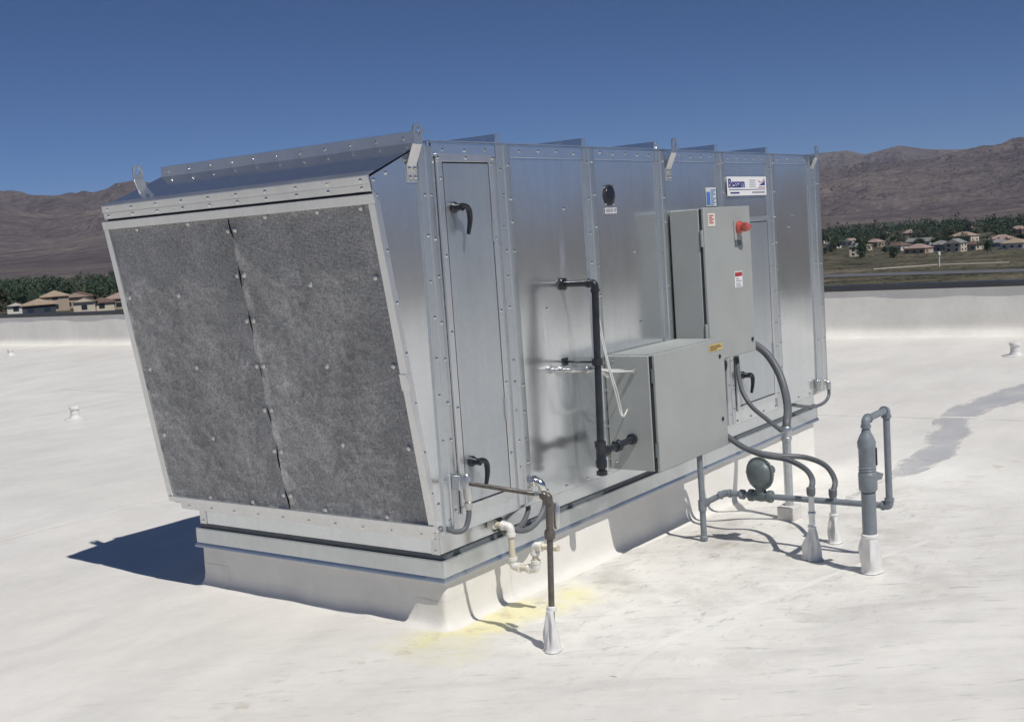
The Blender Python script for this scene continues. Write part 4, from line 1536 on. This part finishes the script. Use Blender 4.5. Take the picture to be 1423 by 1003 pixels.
# ------------------------------------------------------------------ gas supply line with riser and regulator
gs = thing('gas_supply_riser', 'thick grey gas riser with shutoff valve, regulator and pipe loop beside the unit', 'gas pipe', (1.505, -1.236, 0))
bx_, by_ = 1.505, -1.236
zr0 = rz(bx_, by_)
mb = MB().lathe([(0.033, 0), (0.033, 0.35)], (bx_, by_, zr0 + 0.03), (0, 0, 1), 20)
obj('riser', mb, 'grey_pipe', gs)
mb = MB().lathe([(0.035, 0), (0.042, 0.012), (0.043, 0.05), (0.043, 0.085), (0.038, 0.092), (0.038, 0.20), (0.041, 0.206), (0.042, 0.235), (0.031, 0.262), (0.022, 0.278), (0.020, 0.292)], (bx_, by_, 0.352), (0, 0, 1), 22)
obj('valve_body', mb, 'grey_pipe', gs)
for z_ in (0.440, 0.452, 0.464):
    mb = MB().lathe([(0.039, 0), (0.0415, 0.003), (0.039, 0.006)], (bx_, by_, z_), (0, 0, 1), 22)
    obj('band', mb, 'grey_pipe', gs)
mb = MB().box(bx_ + 0.028, bx_ + 0.040, by_ - 0.036, by_ - 0.018, 0.47, 0.555)
vh = obj('valve_handle', mb, 'black_handle', gs, 0.003)
mb = MB().prism([(bx_ + 0.033, by_ - 0.028, 0.395), (bx_ + 0.065, by_ - 0.045, 0.400), (bx_ + 0.075, by_ - 0.05, 0.425), (bx_ + 0.038, by_ - 0.033, 0.44)], (0.006, 0.012, 0))
obj('wing_nut', mb, 'grey_pipe', gs, 0.002)
pr_ = 0.0165
zt_ = 0.69
ex = 1.79
pipe('pipe', (bx_, by_, 0.635), (bx_, by_, 0.675), pr_, 'grey_pipe', gs)
obj('elbow', bend((bx_, by_, zt_), (0, 0, -1), (1, 0, 0), 0.036, 0.020), 'grey_pipe', gs)
pipe('pipe', (bx_ + 0.02, by_, zt_), (ex - 0.02, by_, zt_), pr_, 'grey_pipe', gs)
obj('elbow', bend((ex, by_, zt_), (-1, 0, 0), (0, 0, -1), 0.036, 0.020), 'grey_pipe', gs)
zl = 0.2175
pipe('pipe', (ex, by_, zt_ - 0.02), (ex, by_, zl + 0.02), pr_, 'grey_pipe', gs)
obj('elbow', bend((ex, by_, zl), (0, 0, 1), (0, 1, 0), 0.036, 0.020), 'grey_pipe', gs)
pipe('pipe', (ex, by_ + 0.02, zl), (ex, -0.40, zl), pr_ * 0.93, 'grey_pipe', gs)
# regulator: valve body below a round diaphragm case
ry = -0.565
mb = MB()
mb.lathe([(0.030, -0.065), (0.032, -0.062), (0.032, -0.042), (0.026, -0.036), (0.030, 0), (0.026, 0.036), (0.032, 0.042), (0.032, 0.062), (0.030, 0.065)], (ex, ry, zl), (0, 1, 0), 14)
mb.lathe([(0.030, 0), (0.026, 0.05)], (ex, ry, zl + 0.012), (0, 0, 1), 14)
rg = obj('regulator_body', mb, 'regulator_grey', gs)
zc = zl + 0.118
mb = MB()
RA = Vector((0.964, -0.266, 0)).normalized()
RB = Vector((0.266, 0.964, 0))
mb.lathe([(0.022, -0.050), (0.050, -0.042), (0.068, -0.026), (0.075, -0.007), (0.087, -0.006), (0.087, 0.006), (0.075, 0.007), (0.070, 0.022), (0.056, 0.036), (0.030, 0.046)], (ex, ry, zc), RA, 28)
obj('diaphragm_case', mb, 'regulator_grey', rg)
mb = MB()
mb.lathe([(0.030, 0), (0.030, 0.030), (0.024, 0.034), (0.024, 0.052), (0.012, 0.054)], Vector((ex, ry, zc + 0.004)) + RA * 0.044, RA, 14)
obj('spring_cap', mb, 'regulator_grey', rg)
for k in range(8):
    a = 2 * math.pi * k / 8
    c_ = Vector((ex, ry, zc)) + (RB * math.cos(a) + Vector((0, 0, 1)) * math.sin(a)) * 0.081
    mb = MB().lathe([(0.006, -0.010), (0.006, 0.010)], c_, RA, 6)
    obj('bolt', mb, 'regulator_grey', rg)
# union, offset and drip leg
mb = MB().lathe([(0.020, 0), (0.027, 0.006), (0.027, 0.026), (0.020, 0.034)], (ex, -0.478, zl), (0, 1, 0), 8)
obj('union', mb, 'grey_pipe', gs)
obj('elbow', bend((ex, -0.362, zl), (0, -1, 0), (-0.05, 0.11, -0.055), 0.032, 0.019), 'grey_pipe', gs)
pipe('pipe', (ex, -0.362, zl), (1.742, -0.255, 0.162), pr_ * 0.93, 'grey_pipe', gs)
mb = MB().lathe([(0.022, 0), (0.022, 0.055)], (1.740, -0.25, 0.125), (0, 0, 1), 14)
mb.lathe([(0.019, 0.0), (0.021, 0.02), (0.021, 0.036)], (1.740, -0.25, 0.158), (0.05, -0.11, 0.055), 12)
obj('tee', mb, 'grey_pipe', gs)
pipe('pipe', (1.740, -0.25, 0.16), (1.736, -0.25, 0.440), pr_ * 0.93, 'grey_pipe', gs)
zd = rz(1.74, -0.25)
pipe('drip_leg', (1.740, -0.25, zd + 0.02), (1.740, -0.25, 0.14), pr_, 'grey_pipe', gs)
mb = MB().lathe([(0.020, 0), (0.022, 0.004), (0.022, 0.022), (0.018, 0.026)], (1.740, -0.25, zd + 0.004), (0, 0, 1), 8)
obj('end_cap', mb, 'grey_pipe', gs)
boot(bx_, by_, 0.175, 0.037, 0.046, gs, 2.2, floor=-0.05)
mb = MB().lathe([(0.036, 0), (0.041, 0.002), (0.040, 0.014), (0.035, 0.018)], (bx_, by_, zr0 + 0.168), (0, 0, 1), 20)
obj('hose_clamp', mb, 'boot_white', gs)


# ------------------------------------------------------------------ flexible and rigid conduits
def flex_rings(path_, r, mat, parent, name='flexible_conduit'):
    pts = path_
    rr = [r * (1.0 if k % 2 else 0.95) for k in range(len(pts))]
    return obj(name, MB().tube(pts, rr, 12), mat, parent)


rc = thing('power_conduit', 'thick grey flexible conduit curving from the control cabinet to a rigid stub', 'conduit', (2.40, -0.456, -0.06))
mb_pts = smooth_path([(2.577, -0.120, 0.935), (2.640, -0.130, 0.930), (2.690, -0.165, 0.900), (2.715, -0.225, 0.840), (2.700, -0.295, 0.740), (2.640, -0.355, 0.640), (2.520, -0.420, 0.555), (2.425, -0.452, 0.500), (2.402, -0.456, 0.462)], 12)
flex_rings(mb_pts, 0.024, 'flex_grey', rc)
mb = MB().lathe([(0.030, 0), (0.033, 0.01), (0.033, 0.035), (0.028, 0.04), (0.028, 0.06)], (2.575, -0.120, 0.935), (1, 0, 0), 14)
obj('connector', mb, 'cast_fitting', rc)
mb = MB().lathe([(0.029, 0), (0.033, 0.006), (0.033, 0.028), (0.027, 0.034), (0.027, 0.060), (0.031, 0.064), (0.031, 0.080)], (2.40, -0.456, 0.475), (0, 0, -1), 14)
obj('coupling', mb, 'bare_conduit', rc)
pipe('rigid_stub', (2.40, -0.456, 0.40), (2.40, -0.456, 0.02), 0.0245, 'bare_conduit', rc, 16)
f2 = smooth_path([(2.463, -0.140, 0.885), (2.455, -0.150, 0.842), (2.345, -0.208, 0.770), (2.266, -0.266, 0.684), (2.254, -0.324, 0.605), (2.308, -0.382, 0.529), (2.374, -0.440, 0.452)], 12)
fc = thing('branch_conduit', 'thinner grey flex from the cabinet underside joining the rigid stub', 'conduit', (2.374, -0.44, 0.45))
flex_rings(f2, 0.0135, 'flex_grey', fc)
mb = MB().lathe([(0.018, 0), (0.020, 0.006), (0.020, 0.024), (0.015, 0.028)], (2.463, -0.139, 0.8885), (0, 0, -1), 12)
obj('connector', mb, 'cast_fitting', fc)
# support block on the roof
zb_ = rz(2.40, -0.456)
mb = MB().box(2.34, 2.46, -0.505, -0.405, zb_ - 0.004, zb_ + 0.078)
blk = obj('support_block', mb, 'block_white', None, 0.006, origin=(2.40, -0.455, zb_))
tag(blk, 'square off-white block on the roof under the rigid conduit stub', 'block')

for k, (x_, z2) in enumerate([(2.12, 0.0), (2.20, 0.0), (2.30, 0.0)]):
    nm = ['short bent conduit tail nearest the burner cabinet under the control cabinet', 'middle short conduit tail hanging under the control cabinet', 'outer short conduit tail hanging under the control cabinet'][k]
    t_ = thing('conduit_tail', nm, 'conduit', (x_, -0.13, 0.8), 'short conduit tails under the control cabinet')
    mb = MB().lathe([(0.018, 0), (0.020, 0.006), (0.020, 0.024), (0.015, 0.028)], (x_, -0.145, 0.8885), (0, 0, -1), 12)
    obj('connector', mb, 'cast_fitting', t_)
    mb = MB().tube(smooth_path([(x_, -0.145, 0.865), (x_ - 0.005, -0.15, 0.82), (x_ - 0.06 - 0.02 * k, -0.15, 0.75 - 0.02 * k), (2.005, -0.15, 0.72 - 0.045 * k)], 8), 0.0125, 10)
    obj('flexible_conduit', mb, 'flex_grey', t_)


def boot_conduit(path_, x, y, h, ztop, label, seed, rb=0.05):
    t_ = thing('boot_conduit', label, 'conduit', (x, y, 0))
    flex_rings(smooth_path(path_, 12), 0.0150, 'flex_grey', t_)
    mb = MB().lathe([(0.019, 0.03), (0.022, 0.026), (0.022, 0.0), (0.019, -0.012)], (x, y, ztop), (0, 0, 1), 12)
    obj('connector', mb, 'flex_grey', t_)
    pipe('rigid_stub', (x, y, ztop), (x, y, h * 0.6), 0.0145, 'bare_conduit', t_)
    mb = MB().lathe([(0.017, 0), (0.019, 0.003), (0.019, 0.014), (0.017, 0.017)], (x, y, h + 0.065), (0, 0, 1), 12)
    obj('coupling', mb, 'bare_conduit', t_)
    boot(x, y, h + 0.05, 0.018, rb, t_, seed)
    mb = MB().lathe([(0.019, 0), (0.024, 0.004), (0.022, 0.012)], (x, y, rz(x, y) + h + 0.042), (0, 0, 1), 12)
    obj('hose_clamp', mb, 'boot_white', t_)


boot_conduit([(2.008, -0.225, 0.492), (2.045, -0.25, 0.478), (1.975, -0.388, 0.431), (1.945, -0.516, 0.400), (1.965, -0.643, 0.379), (1.885, -0.771, 0.355), (1.70, -0.885, 0.345), (1.644, -0.899, 0.300)],
             1.644, -0.899, 0.115, 0.288, 'grey flex conduit dropping into the nearer flared white boot', 0.4)
boot_conduit([(2.008, -0.180, 0.510), (2.07, -0.22, 0.488), (2.091, -0.365, 0.395), (2.185, -0.491, 0.350), (2.270, -0.616, 0.330), (2.235, -0.742, 0.300), (2.075, -0.855, 0.262), (2.01, -0.867, 0.205)],
             2.01, -0.867, 0.105, 0.198, 'grey flex conduit dropping into the farther slim white boot', 1.7, 0.034)

# small flexible conduit at the far corner
rf = thing('corner_conduit', 'small grey flex looping out under the far corner of the unit', 'conduit', (4.0, -0.03, 0.35))
mb = MB()
mb.tube(fillet([(4.10, -0.012, 0.482), (4.10, -0.05, 0.482), (4.10, -0.052, 0.43)], 0.025, 8), 0.017, 12)
mb.lathe([(0.024, 0), (0.024, 0.014)], (4.10, -0.0125, 0.482), (0, -1, 0), 8)
obj('elbow', mb, 'cast_fitting', rf)
mb = MB().box(3.985, 4.02, -0.045, -0.0125, 0.44, 0.51)
obj('back_box', mb, 'cast_fitting', rf, 0.004)
mb = MB().tube(smooth_path([(4.10, -0.052, 0.43), (4.09, -0.052, 0.385), (4.03, -0.048, 0.352), (3.92, -0.035, 0.340), (3.80, -0.01, 0.352), (3.66, 0.04, 0.385), (3.60, 0.066, 0.40)], 8), 0.0115, 12)
obj('flexible_conduit', mb, 'flex_grey', rf)


# ------------------------------------------------------------------ roof vents
def roof_vent(x, y, h, r, label):
    z0 = rz(x, y)
    v_ = thing('roof_vent', label, 'vent', (x, y, z0), 'small white vent stubs on the roof')
    mb = MB().lathe([(r, 0), (r, h * 0.72)], (x, y, z0 + 0.002), (0, 0, 1), 18)
    obj('stub', mb, 'boot_white', v_)
    mb = MB().lathe([(r * 1.05, 0), (r * 1.22, 0.004), (r * 1.22, h * 0.18), (r * 1.0, h * 0.24), (r * 0.5, h * 0.28)], (x, y, z0 + h * 0.72), (0, 0, 1), 18)
    obj('cap', mb, 'pvc_white', v_)
    mb = MB().lathe([(r * 2.6, 0), (r * 2.5, 0.006), (r * 1.3, 0.012), (r * 1.05, 0.04)], (x, y, z0 + 0.002), (0, 0, 1), 20)
    obj('base_flange', mb, 'boot_white', v_)


roof_vent(4.114, 9.046, 0.155, 0.05, 'small white vent stub standing alone on the open roof before the hood')
roof_vent(9.04, 18.61, 0.13, 0.05, 'small far white vent stub close to the parapet foot')
roof_vent(9.568, -0.012, 0.155, 0.05, 'white vent stub near the parapet beyond the puddle')


# ------------------------------------------------------------------ houses
def house(x, y, w, d, h, rh, rot, wall, roofm, label, kind='hip', garage=False, group='far houses'):
    z0 = gz_at(x, y)
    root = thing('house', label, 'house', (x, y, z0), group)
    rm = Matrix.Translation((x, y, z0)) @ Matrix.Rotation(rot, 4, 'Z')

    def T(p):
        return rm @ Vector(p)

    def put(name, mb, mat, parent=root):
        mb.v = [tuple(T(p)) for p in mb.v]
        return obj(name, mb, mat, parent, 0, False)
    put('wall', MB().box(-w / 2, w / 2, -d / 2, d / 2, -1.5, h), wall)
    e = 0.5
    W2, D2 = w / 2 + e, d / 2 + e
    mb = MB()
    if kind == 'hip':
        k = max(0.3, W2 - D2)
        vs = [(-W2, -D2, h), (W2, -D2, h), (W2, D2, h), (-W2, D2, h), (-k, 0, h + rh), (k, 0, h + rh), (-W2, -D2, h - 0.25), (W2, -D2, h - 0.25), (W2, D2, h - 0.25), (-W2, D2, h - 0.25)]
        fs = [(0, 1, 5, 4), (1, 2, 5), (2, 3, 4, 5), (3, 0, 4), (6, 7, 1, 0), (7, 8, 2, 1), (8, 9, 3, 2), (9, 6, 0, 3), (9, 8, 7, 6)]
    else:
        vs = [(-W2, -D2, h), (W2, -D2, h), (W2, D2, h), (-W2, D2, h), (-W2, 0, h + rh), (W2, 0, h + rh)]
        fs = [(0, 1, 5, 4), (2, 3, 4, 5), (3, 0, 4), (1, 2, 5), (3, 2, 1, 0)]
        gb = MB().prism([(-w / 2 - 0.02, -d / 2, h), (-w / 2 - 0.02, d / 2, h), (-w / 2 - 0.02, 0, h + rh * 0.9)], (-0.6, 0, 0))
        put('gable', gb, wall)
    mb.add(vs, fs)
    put('roof', mb, roofm)
    # windows and doors on all four faces
    for sgn in (-1, 1):
        n = max(1, int(w / 4))
        for i in range(n):
            cx = -w / 2 + (i + 0.5) * w / n
            for zz in ([1.4] if h < 4 else [1.4, 4.2]):
                y_ = sgn * (d / 2 + 0.04)
                f_ = put('window', MB().box(cx - 0.8, cx + 0.8, min(y_, y_ - sgn * 0.08), max(y_, y_ - sgn * 0.08), zz - 0.7, zz + 0.7), 'house_glass')
        n = max(1, int(d / 4.5))
        for i in range(n):
            cy = -d / 2 + (i + 0.5) * d / n
            x_ = sgn * (w / 2 + 0.04)
            if garage and sgn < 0 and i == 0:
                put('garage_door', MB().box(min(x_, x_ - sgn * 0.08), max(x_, x_ - sgn * 0.08), cy - 2.0, cy + 2.0, -1.4, 1.5), 'garage_door')
            else:
                for zz in ([1.4] if h < 4 else [1.4, 4.2]):
                    put('window', MB().box(min(x_, x_ - sgn * 0.08), max(x_, x_ - sgn * 0.08), cy - 0.8, cy + 0.8, zz - 0.7, zz + 0.7), 'house_glass')
    return root


R_ = math.radians
right_houses = [
    (728, 261, 11, 9, 6.0, 2.2, 20, 'wall_cream', 'roof_grey', 'two storey cream house at the field edge close beside the unit', 'hip', False),
    (979, 357, 11, 9, 3.6, 2.4, -10, 'wall_white', 'roof_pink', 'small white house behind the two storey cream house by the unit', 'gable', False),
    (1186, 395, 14, 11, 4.0, 3.0, 30, 'wall_tan', 'roof_tan', 'tan roofed house among dark trees, up behind the nearer rooftops', 'hip', False),
    (1143, 358, 17, 12, 5.2, 3.2, 0, 'wall_tan', 'roof_pink', 'tall pinkish house standing above its neighbours in the trees', 'hip', False),
    (883, 268, 20, 10, 3.6, 2.6, 75, 'wall_white', 'roof_grey', 'long low house with grey roof and white walls', 'gable', True),
    (809, 260, 13, 10, 3.4, 2.4, 60, 'wall_white', 'roof_brown', 'low house with brown roof and white garage by the field', 'hip', True),
    (743, 227, 14, 11, 3.4, 2.6, 80, 'wall_tan', 'roof_pink', 'low pinkish brown roofed house at the edge of the field', 'hip', True),
    (760, 218, 12, 10, 4.4, 2.4, 85, 'wall_grey', 'roof_grey', 'dark grey house beside the bright cream gable', 'hip', False),
    (738, 203, 9, 10, 5.4, 2.6, -8, 'wall_cream', 'roof_grey', 'bright cream gabled house facing the field', 'gable', False),
    (937, 252, 18, 12, 4.6, 3.0, 75, 'wall_cream', 'roof_tan', 'big tan hip roofed house behind the cream gable', 'hip', False),
    (1216, 321, 13, 10, 4.2, 3.0, 40, 'wall_tan', 'roof_pink', 'pink roofed house highest on the slope behind the tan hip roof', 'hip', False),
    (759, 198, 9, 9, 3.4, 2.2, 70, 'wall_cream', 'roof_brown', 'small cream house half hidden behind a tree near the gable', 'hip', True),
    (827, 198, 15, 11, 4.0, 2.8, 85, 'wall_tan', 'roof_pink', 'wide pinkish roofed house near the edge of the picture', 'hip', False),
    (749, 171, 14, 11, 3.4, 2.6, 80, 'wall_white', 'roof_tan', 'tan roofed house with white walls cut by the picture edge', 'hip', True),
    (1263, 302, 14, 10, 3.6, 2.4, 80, 'wall_white', 'roof_grey', 'pale far house in trees near the slope foot', 'gable', False),
    (914, 347, 10, 9, 3.4, 2.2, 45, 'wall_white', 'roof_grey', 'small pale house in dark trees nearest the unit corner', 'gable', False),
    (910, 312, 12, 9, 3.8, 2.4, 70, 'wall_tan', 'roof_pink', 'brown roofed house between the cream house and the long grey roof', 'hip', False),
    (835, 295, 10, 9, 3.4, 2.2, 50, 'wall_cream', 'roof_tan', 'small tan roofed house just behind the two storey cream house', 'hip', False),
    (1092, 424, 10, 9, 3.6, 2.2, 60, 'wall_white', 'roof_grey', 'tiny white house partly hidden by the unit corner', 'gable', False),
    (772, 186, 11, 9, 3.4, 2.2, 90, 'wall_grey', 'roof_grey', 'low grey house between the cream and tan roofs', 'hip', False),
    (1088, 247, 14, 10, 4.2, 2.8, 70, 'wall_tan', 'roof_pink', 'pinkish house high behind the roofs at the picture edge', 'hip', False),
]
for a in right_houses:
    house(a[0], a[1], a[2], a[3], a[4], a[5], R_(a[6]), a[7], a[8], a[9], a[10], a[11], 'houses beyond the field')
left_houses = [
    (193, 313, 10.5, 9, 2.9, 1.6, 58, 'wall_navy', 'roof_tan', 'low house with dark front and pale tan roof above the parapet', 'hip', False),
    (210, 331, 8.5, 8, 4.7, 1.7, 58, 'wall_tan', 'roof_tan', 'two storey house with wide pale tan hip roof', 'hip', False),
    (196, 330, 5.0, 5, 2.4, 1.0, 58, 'wall_white', 'roof_brown', 'small white shed at the outer end of the house row', 'gable', False),
    (201, 302, 5.0, 6, 3.0, 1.2, 50, 'wall_cream', 'roof_brown', 'cream walled house next to the two storey tan one', 'gable', False),
    (208, 304, 9.0, 7, 2.6, 1.3, 55, 'wall_cream', 'roof_brown', 'low cream house with dark brown roof by the intake hood', 'hip', False),
    (217, 308, 9.5, 8, 3.4, 1.6, 52, 'wall_tan', 'roof_pink', 'brown roofed house touching the edge of the intake hood', 'hip', False),
    (232, 352, 13, 9, 3.6, 1.6, 50, 'wall_tan', 'roof_brown', 'long dark brown roof behind the tan two storey house', 'gable', False),
    (186, 342, 14, 8, 2.0, 1.2, 62, 'wall_grey', 'roof_brown', 'low dark roof at the picture edge above the parapet', 'hip', False),
]
for a in left_houses:
    house(a[0], a[1], a[2], a[3], a[4], a[5], R_(a[6]), a[7], a[8], a[9], a[10], a[11], 'houses over the parapet')


# ------------------------------------------------------------------ trees
def crown_points(r, hz, n, seed, lo=0.07, hi=0.18):
    rg_ = np.random.default_rng(seed)
    sc_ = np.array([r, r, hz])
    subs = rg_.normal(0, 0.42, (9, 3)) * sc_
    c = subs[rg_.integers(0, 9, n)] + rg_.normal(0, 0.27, (n, 3)) * sc_
    s_ = rg_.uniform(lo, hi, (n, 1)) * r
    a = rg_.normal(0, 1, (n, 3))
    a /= np.linalg.norm(a, axis=1, keepdims=True)
    b_ = rg_.normal(0, 1, (n, 3))
    b_ -= a * (a * b_).sum(1, keepdims=True)
    b_ /= np.linalg.norm(b_, axis=1, keepdims=True)
    V = np.stack([c - a * s_, c - b_ * s_ * 0.6, c + a * s_, c + b_ * s_ * 0.7], 1).reshape(-1, 3)
    F = np.arange(4 * n).reshape(n, 4)
    return V, F


crown_meshes = []
for k in range(5):
    V, F = crown_points(3.4, 3.0, 900, 300 + k)
    me = bpy.data.meshes.new('crown')
    me.from_pydata([tuple(p) for p in V], [], [tuple(f_) for f_ in F.tolist()])
    me.materials.append(M[('leaf_dark', 'leaf_mid', 'leaf_olive')[k % 3]])
    crown_meshes.append(me)
mb = MB().tube([(0, 0, -0.5), (0.05, 0, 1.5), (0, 0.1, 3.0), (0.1, 0.0, 4.6)], [0.32, 0.26, 0.2, 0.1], 7)
for a in range(4):
    mb.tube([(0, 0.05, 2.3), (0.8 * math.cos(a * 1.6), 0.8 * math.sin(a * 1.6), 3.4), (1.6 * math.cos(a * 1.6), 1.6 * math.sin(a * 1.6), 4.4)], [0.14, 0.1, 0.04], 5)
trunk_me = bpy.data.meshes.new('trunk')
trunk_me.from_pydata(mb.v, [], mb.f)
trunk_me.materials.append(M['bark'])


def tree(x, y, s, k, label, group):
    z0 = gz_at(x, y)
    root = thing('tree', label, 'tree', (x, y, z0), group)
    root.scale = (s, s, s * random.uniform(0.85, 1.2))
    root.rotation_euler = (0, 0, random.uniform(0, 6.28))
    t_ = bpy.data.objects.new('trunk', trunk_me)
    c_ = bpy.data.objects.new('crown', crown_meshes[k % 5])
    for o in (t_, c_):
        COL.objects.link(o)
        o.parent = root
    c_.location = (0, 0, 4.6)


rt = random.Random(5)
hxy = [(a[0], a[1]) for a in right_houses]
cnt = 0
while cnt < 84:
    az = math.radians(rt.uniform(12.0, 22.5))
    d = rt.uniform(715, 1260)
    x_, y_ = d * math.cos(az), d * math.sin(az)
    if min(math.hypot(x_ - a, y_ - b_) for a, b_ in hxy) < 11:
        continue
    # keep the sight line to the nearer houses open
    tree(x_, y_, rt.uniform(0.55, 1.3), cnt, 'leafy dark green tree among the houses beyond the field', 'trees among the houses beyond the field')
    cnt += 1
cnt = 0
hxy = [(a[0], a[1]) for a in left_houses]
while cnt < 36:
    az = math.radians(rt.uniform(53.0, 61.5))
    d = rt.uniform(400, 640)
    x_, y_ = d * math.cos(az), d * math.sin(az)
    if min(math.hypot(x_ - a, y_ - b_) for a, b_ in hxy) < 12:
        continue
    tree(x_, y_, rt.uniform(0.6, 1.05), cnt, 'bushy green tree behind the houses over the parapet', 'trees behind the houses over the parapet')
    cnt += 1


def belt(name, spec, label, seed):
    """a far-off wood that reads as one mass"""
    rg_ = np.random.default_rng(seed)
    VV, FF = [], []
    base_n = 0
    for az0, az1, d0, d1, n, s0, s1 in spec:
        for _ in range(n):
            az, d = math.radians(rg_.uniform(az0, az1)), rg_.uniform(d0, d1)
            x_, y_ = d * math.cos(az), d * math.sin(az)
            s = rg_.uniform(s0, s1)
            V, F = crown_points(3.2 * s, 2.8 * s, 130, int(rg_.integers(1 << 30)), 0.09, 0.22)
            V = V + np.array([x_, y_, gz_at(x_, y_) + 3.6 * s])
            VV.append(V)
            FF.append(F + base_n)
            base_n += len(V)
    me = np_mesh(name, np.concatenate(VV), np.concatenate(FF), 'leaf_dark')
    me.materials.append(M['leaf_mid'])
    me.materials.append(M['leaf_olive'])
    me.polygons.foreach_set('material_index', np.concatenate([np.full(len(f_), int(rg_.choice([0, 0, 1, 1, 2])), np.int32) for f_ in FF]))
    o = bpy.data.objects.new(name, me)
    COL.objects.link(o)
    tag(o, label, 'wood', kind='stuff')


belt('tree_belt', [(10, 24, 1150, 1640, 620, 0.6, 2.2), (10, 24, 880, 1150, 60, 0.4, 1.2), (49, 63, 560, 1300, 560, 0.4, 1.5)], 'belt of dark green trees along the foot of the mountains', 77)

# marker post in the field
mp_ = thing('marker_post', 'pale upright marker post standing alone in the field', 'post', (446, 128, gz_at(446, 128)), None)
z0 = gz_at(446, 128)
obj('pole', MB().tube([(446, 128, z0 - 0.3), (446, 128, z0 + 4.2)], 0.28, 10), 'wall_white', mp_)
obj('head', MB().lathe([(0.30, 0), (0.55, 0.2), (0.55, 1.3), (0.35, 1.6)], (446, 128, z0 + 4.0), (0, 0, 1), 12), 'wall_white', mp_)

# ------------------------------------------------------------------ haze
mb = MB().box(-10600, 10600, -10600, 10600, -32, 600)
hz = obj('haze', mb, 'terrain', None, 0, False)
hz.data.materials.clear()
hm = bpy.data.materials.new('haze')
hm.use_nodes = True
nt = hm.node_tree
nt.nodes.remove(nt.nodes['Principled BSDF'])
pv = nt.nodes.new('ShaderNodeVolumePrincipled')
pv.inputs['Color'].default_value = (0.64, 0.72, 0.98, 1)
pv.inputs['Density'].default_value = 0.000036
pv.inputs['Anisotropy'].default_value = 0.0
nt.links.new(pv.outputs[0], nt.nodes['Material Output'].inputs['Volume'])
hz.data.materials.append(hm)
tag(hz, 'thin pale blue haze over the whole valley', 'haze', kind='stuff')
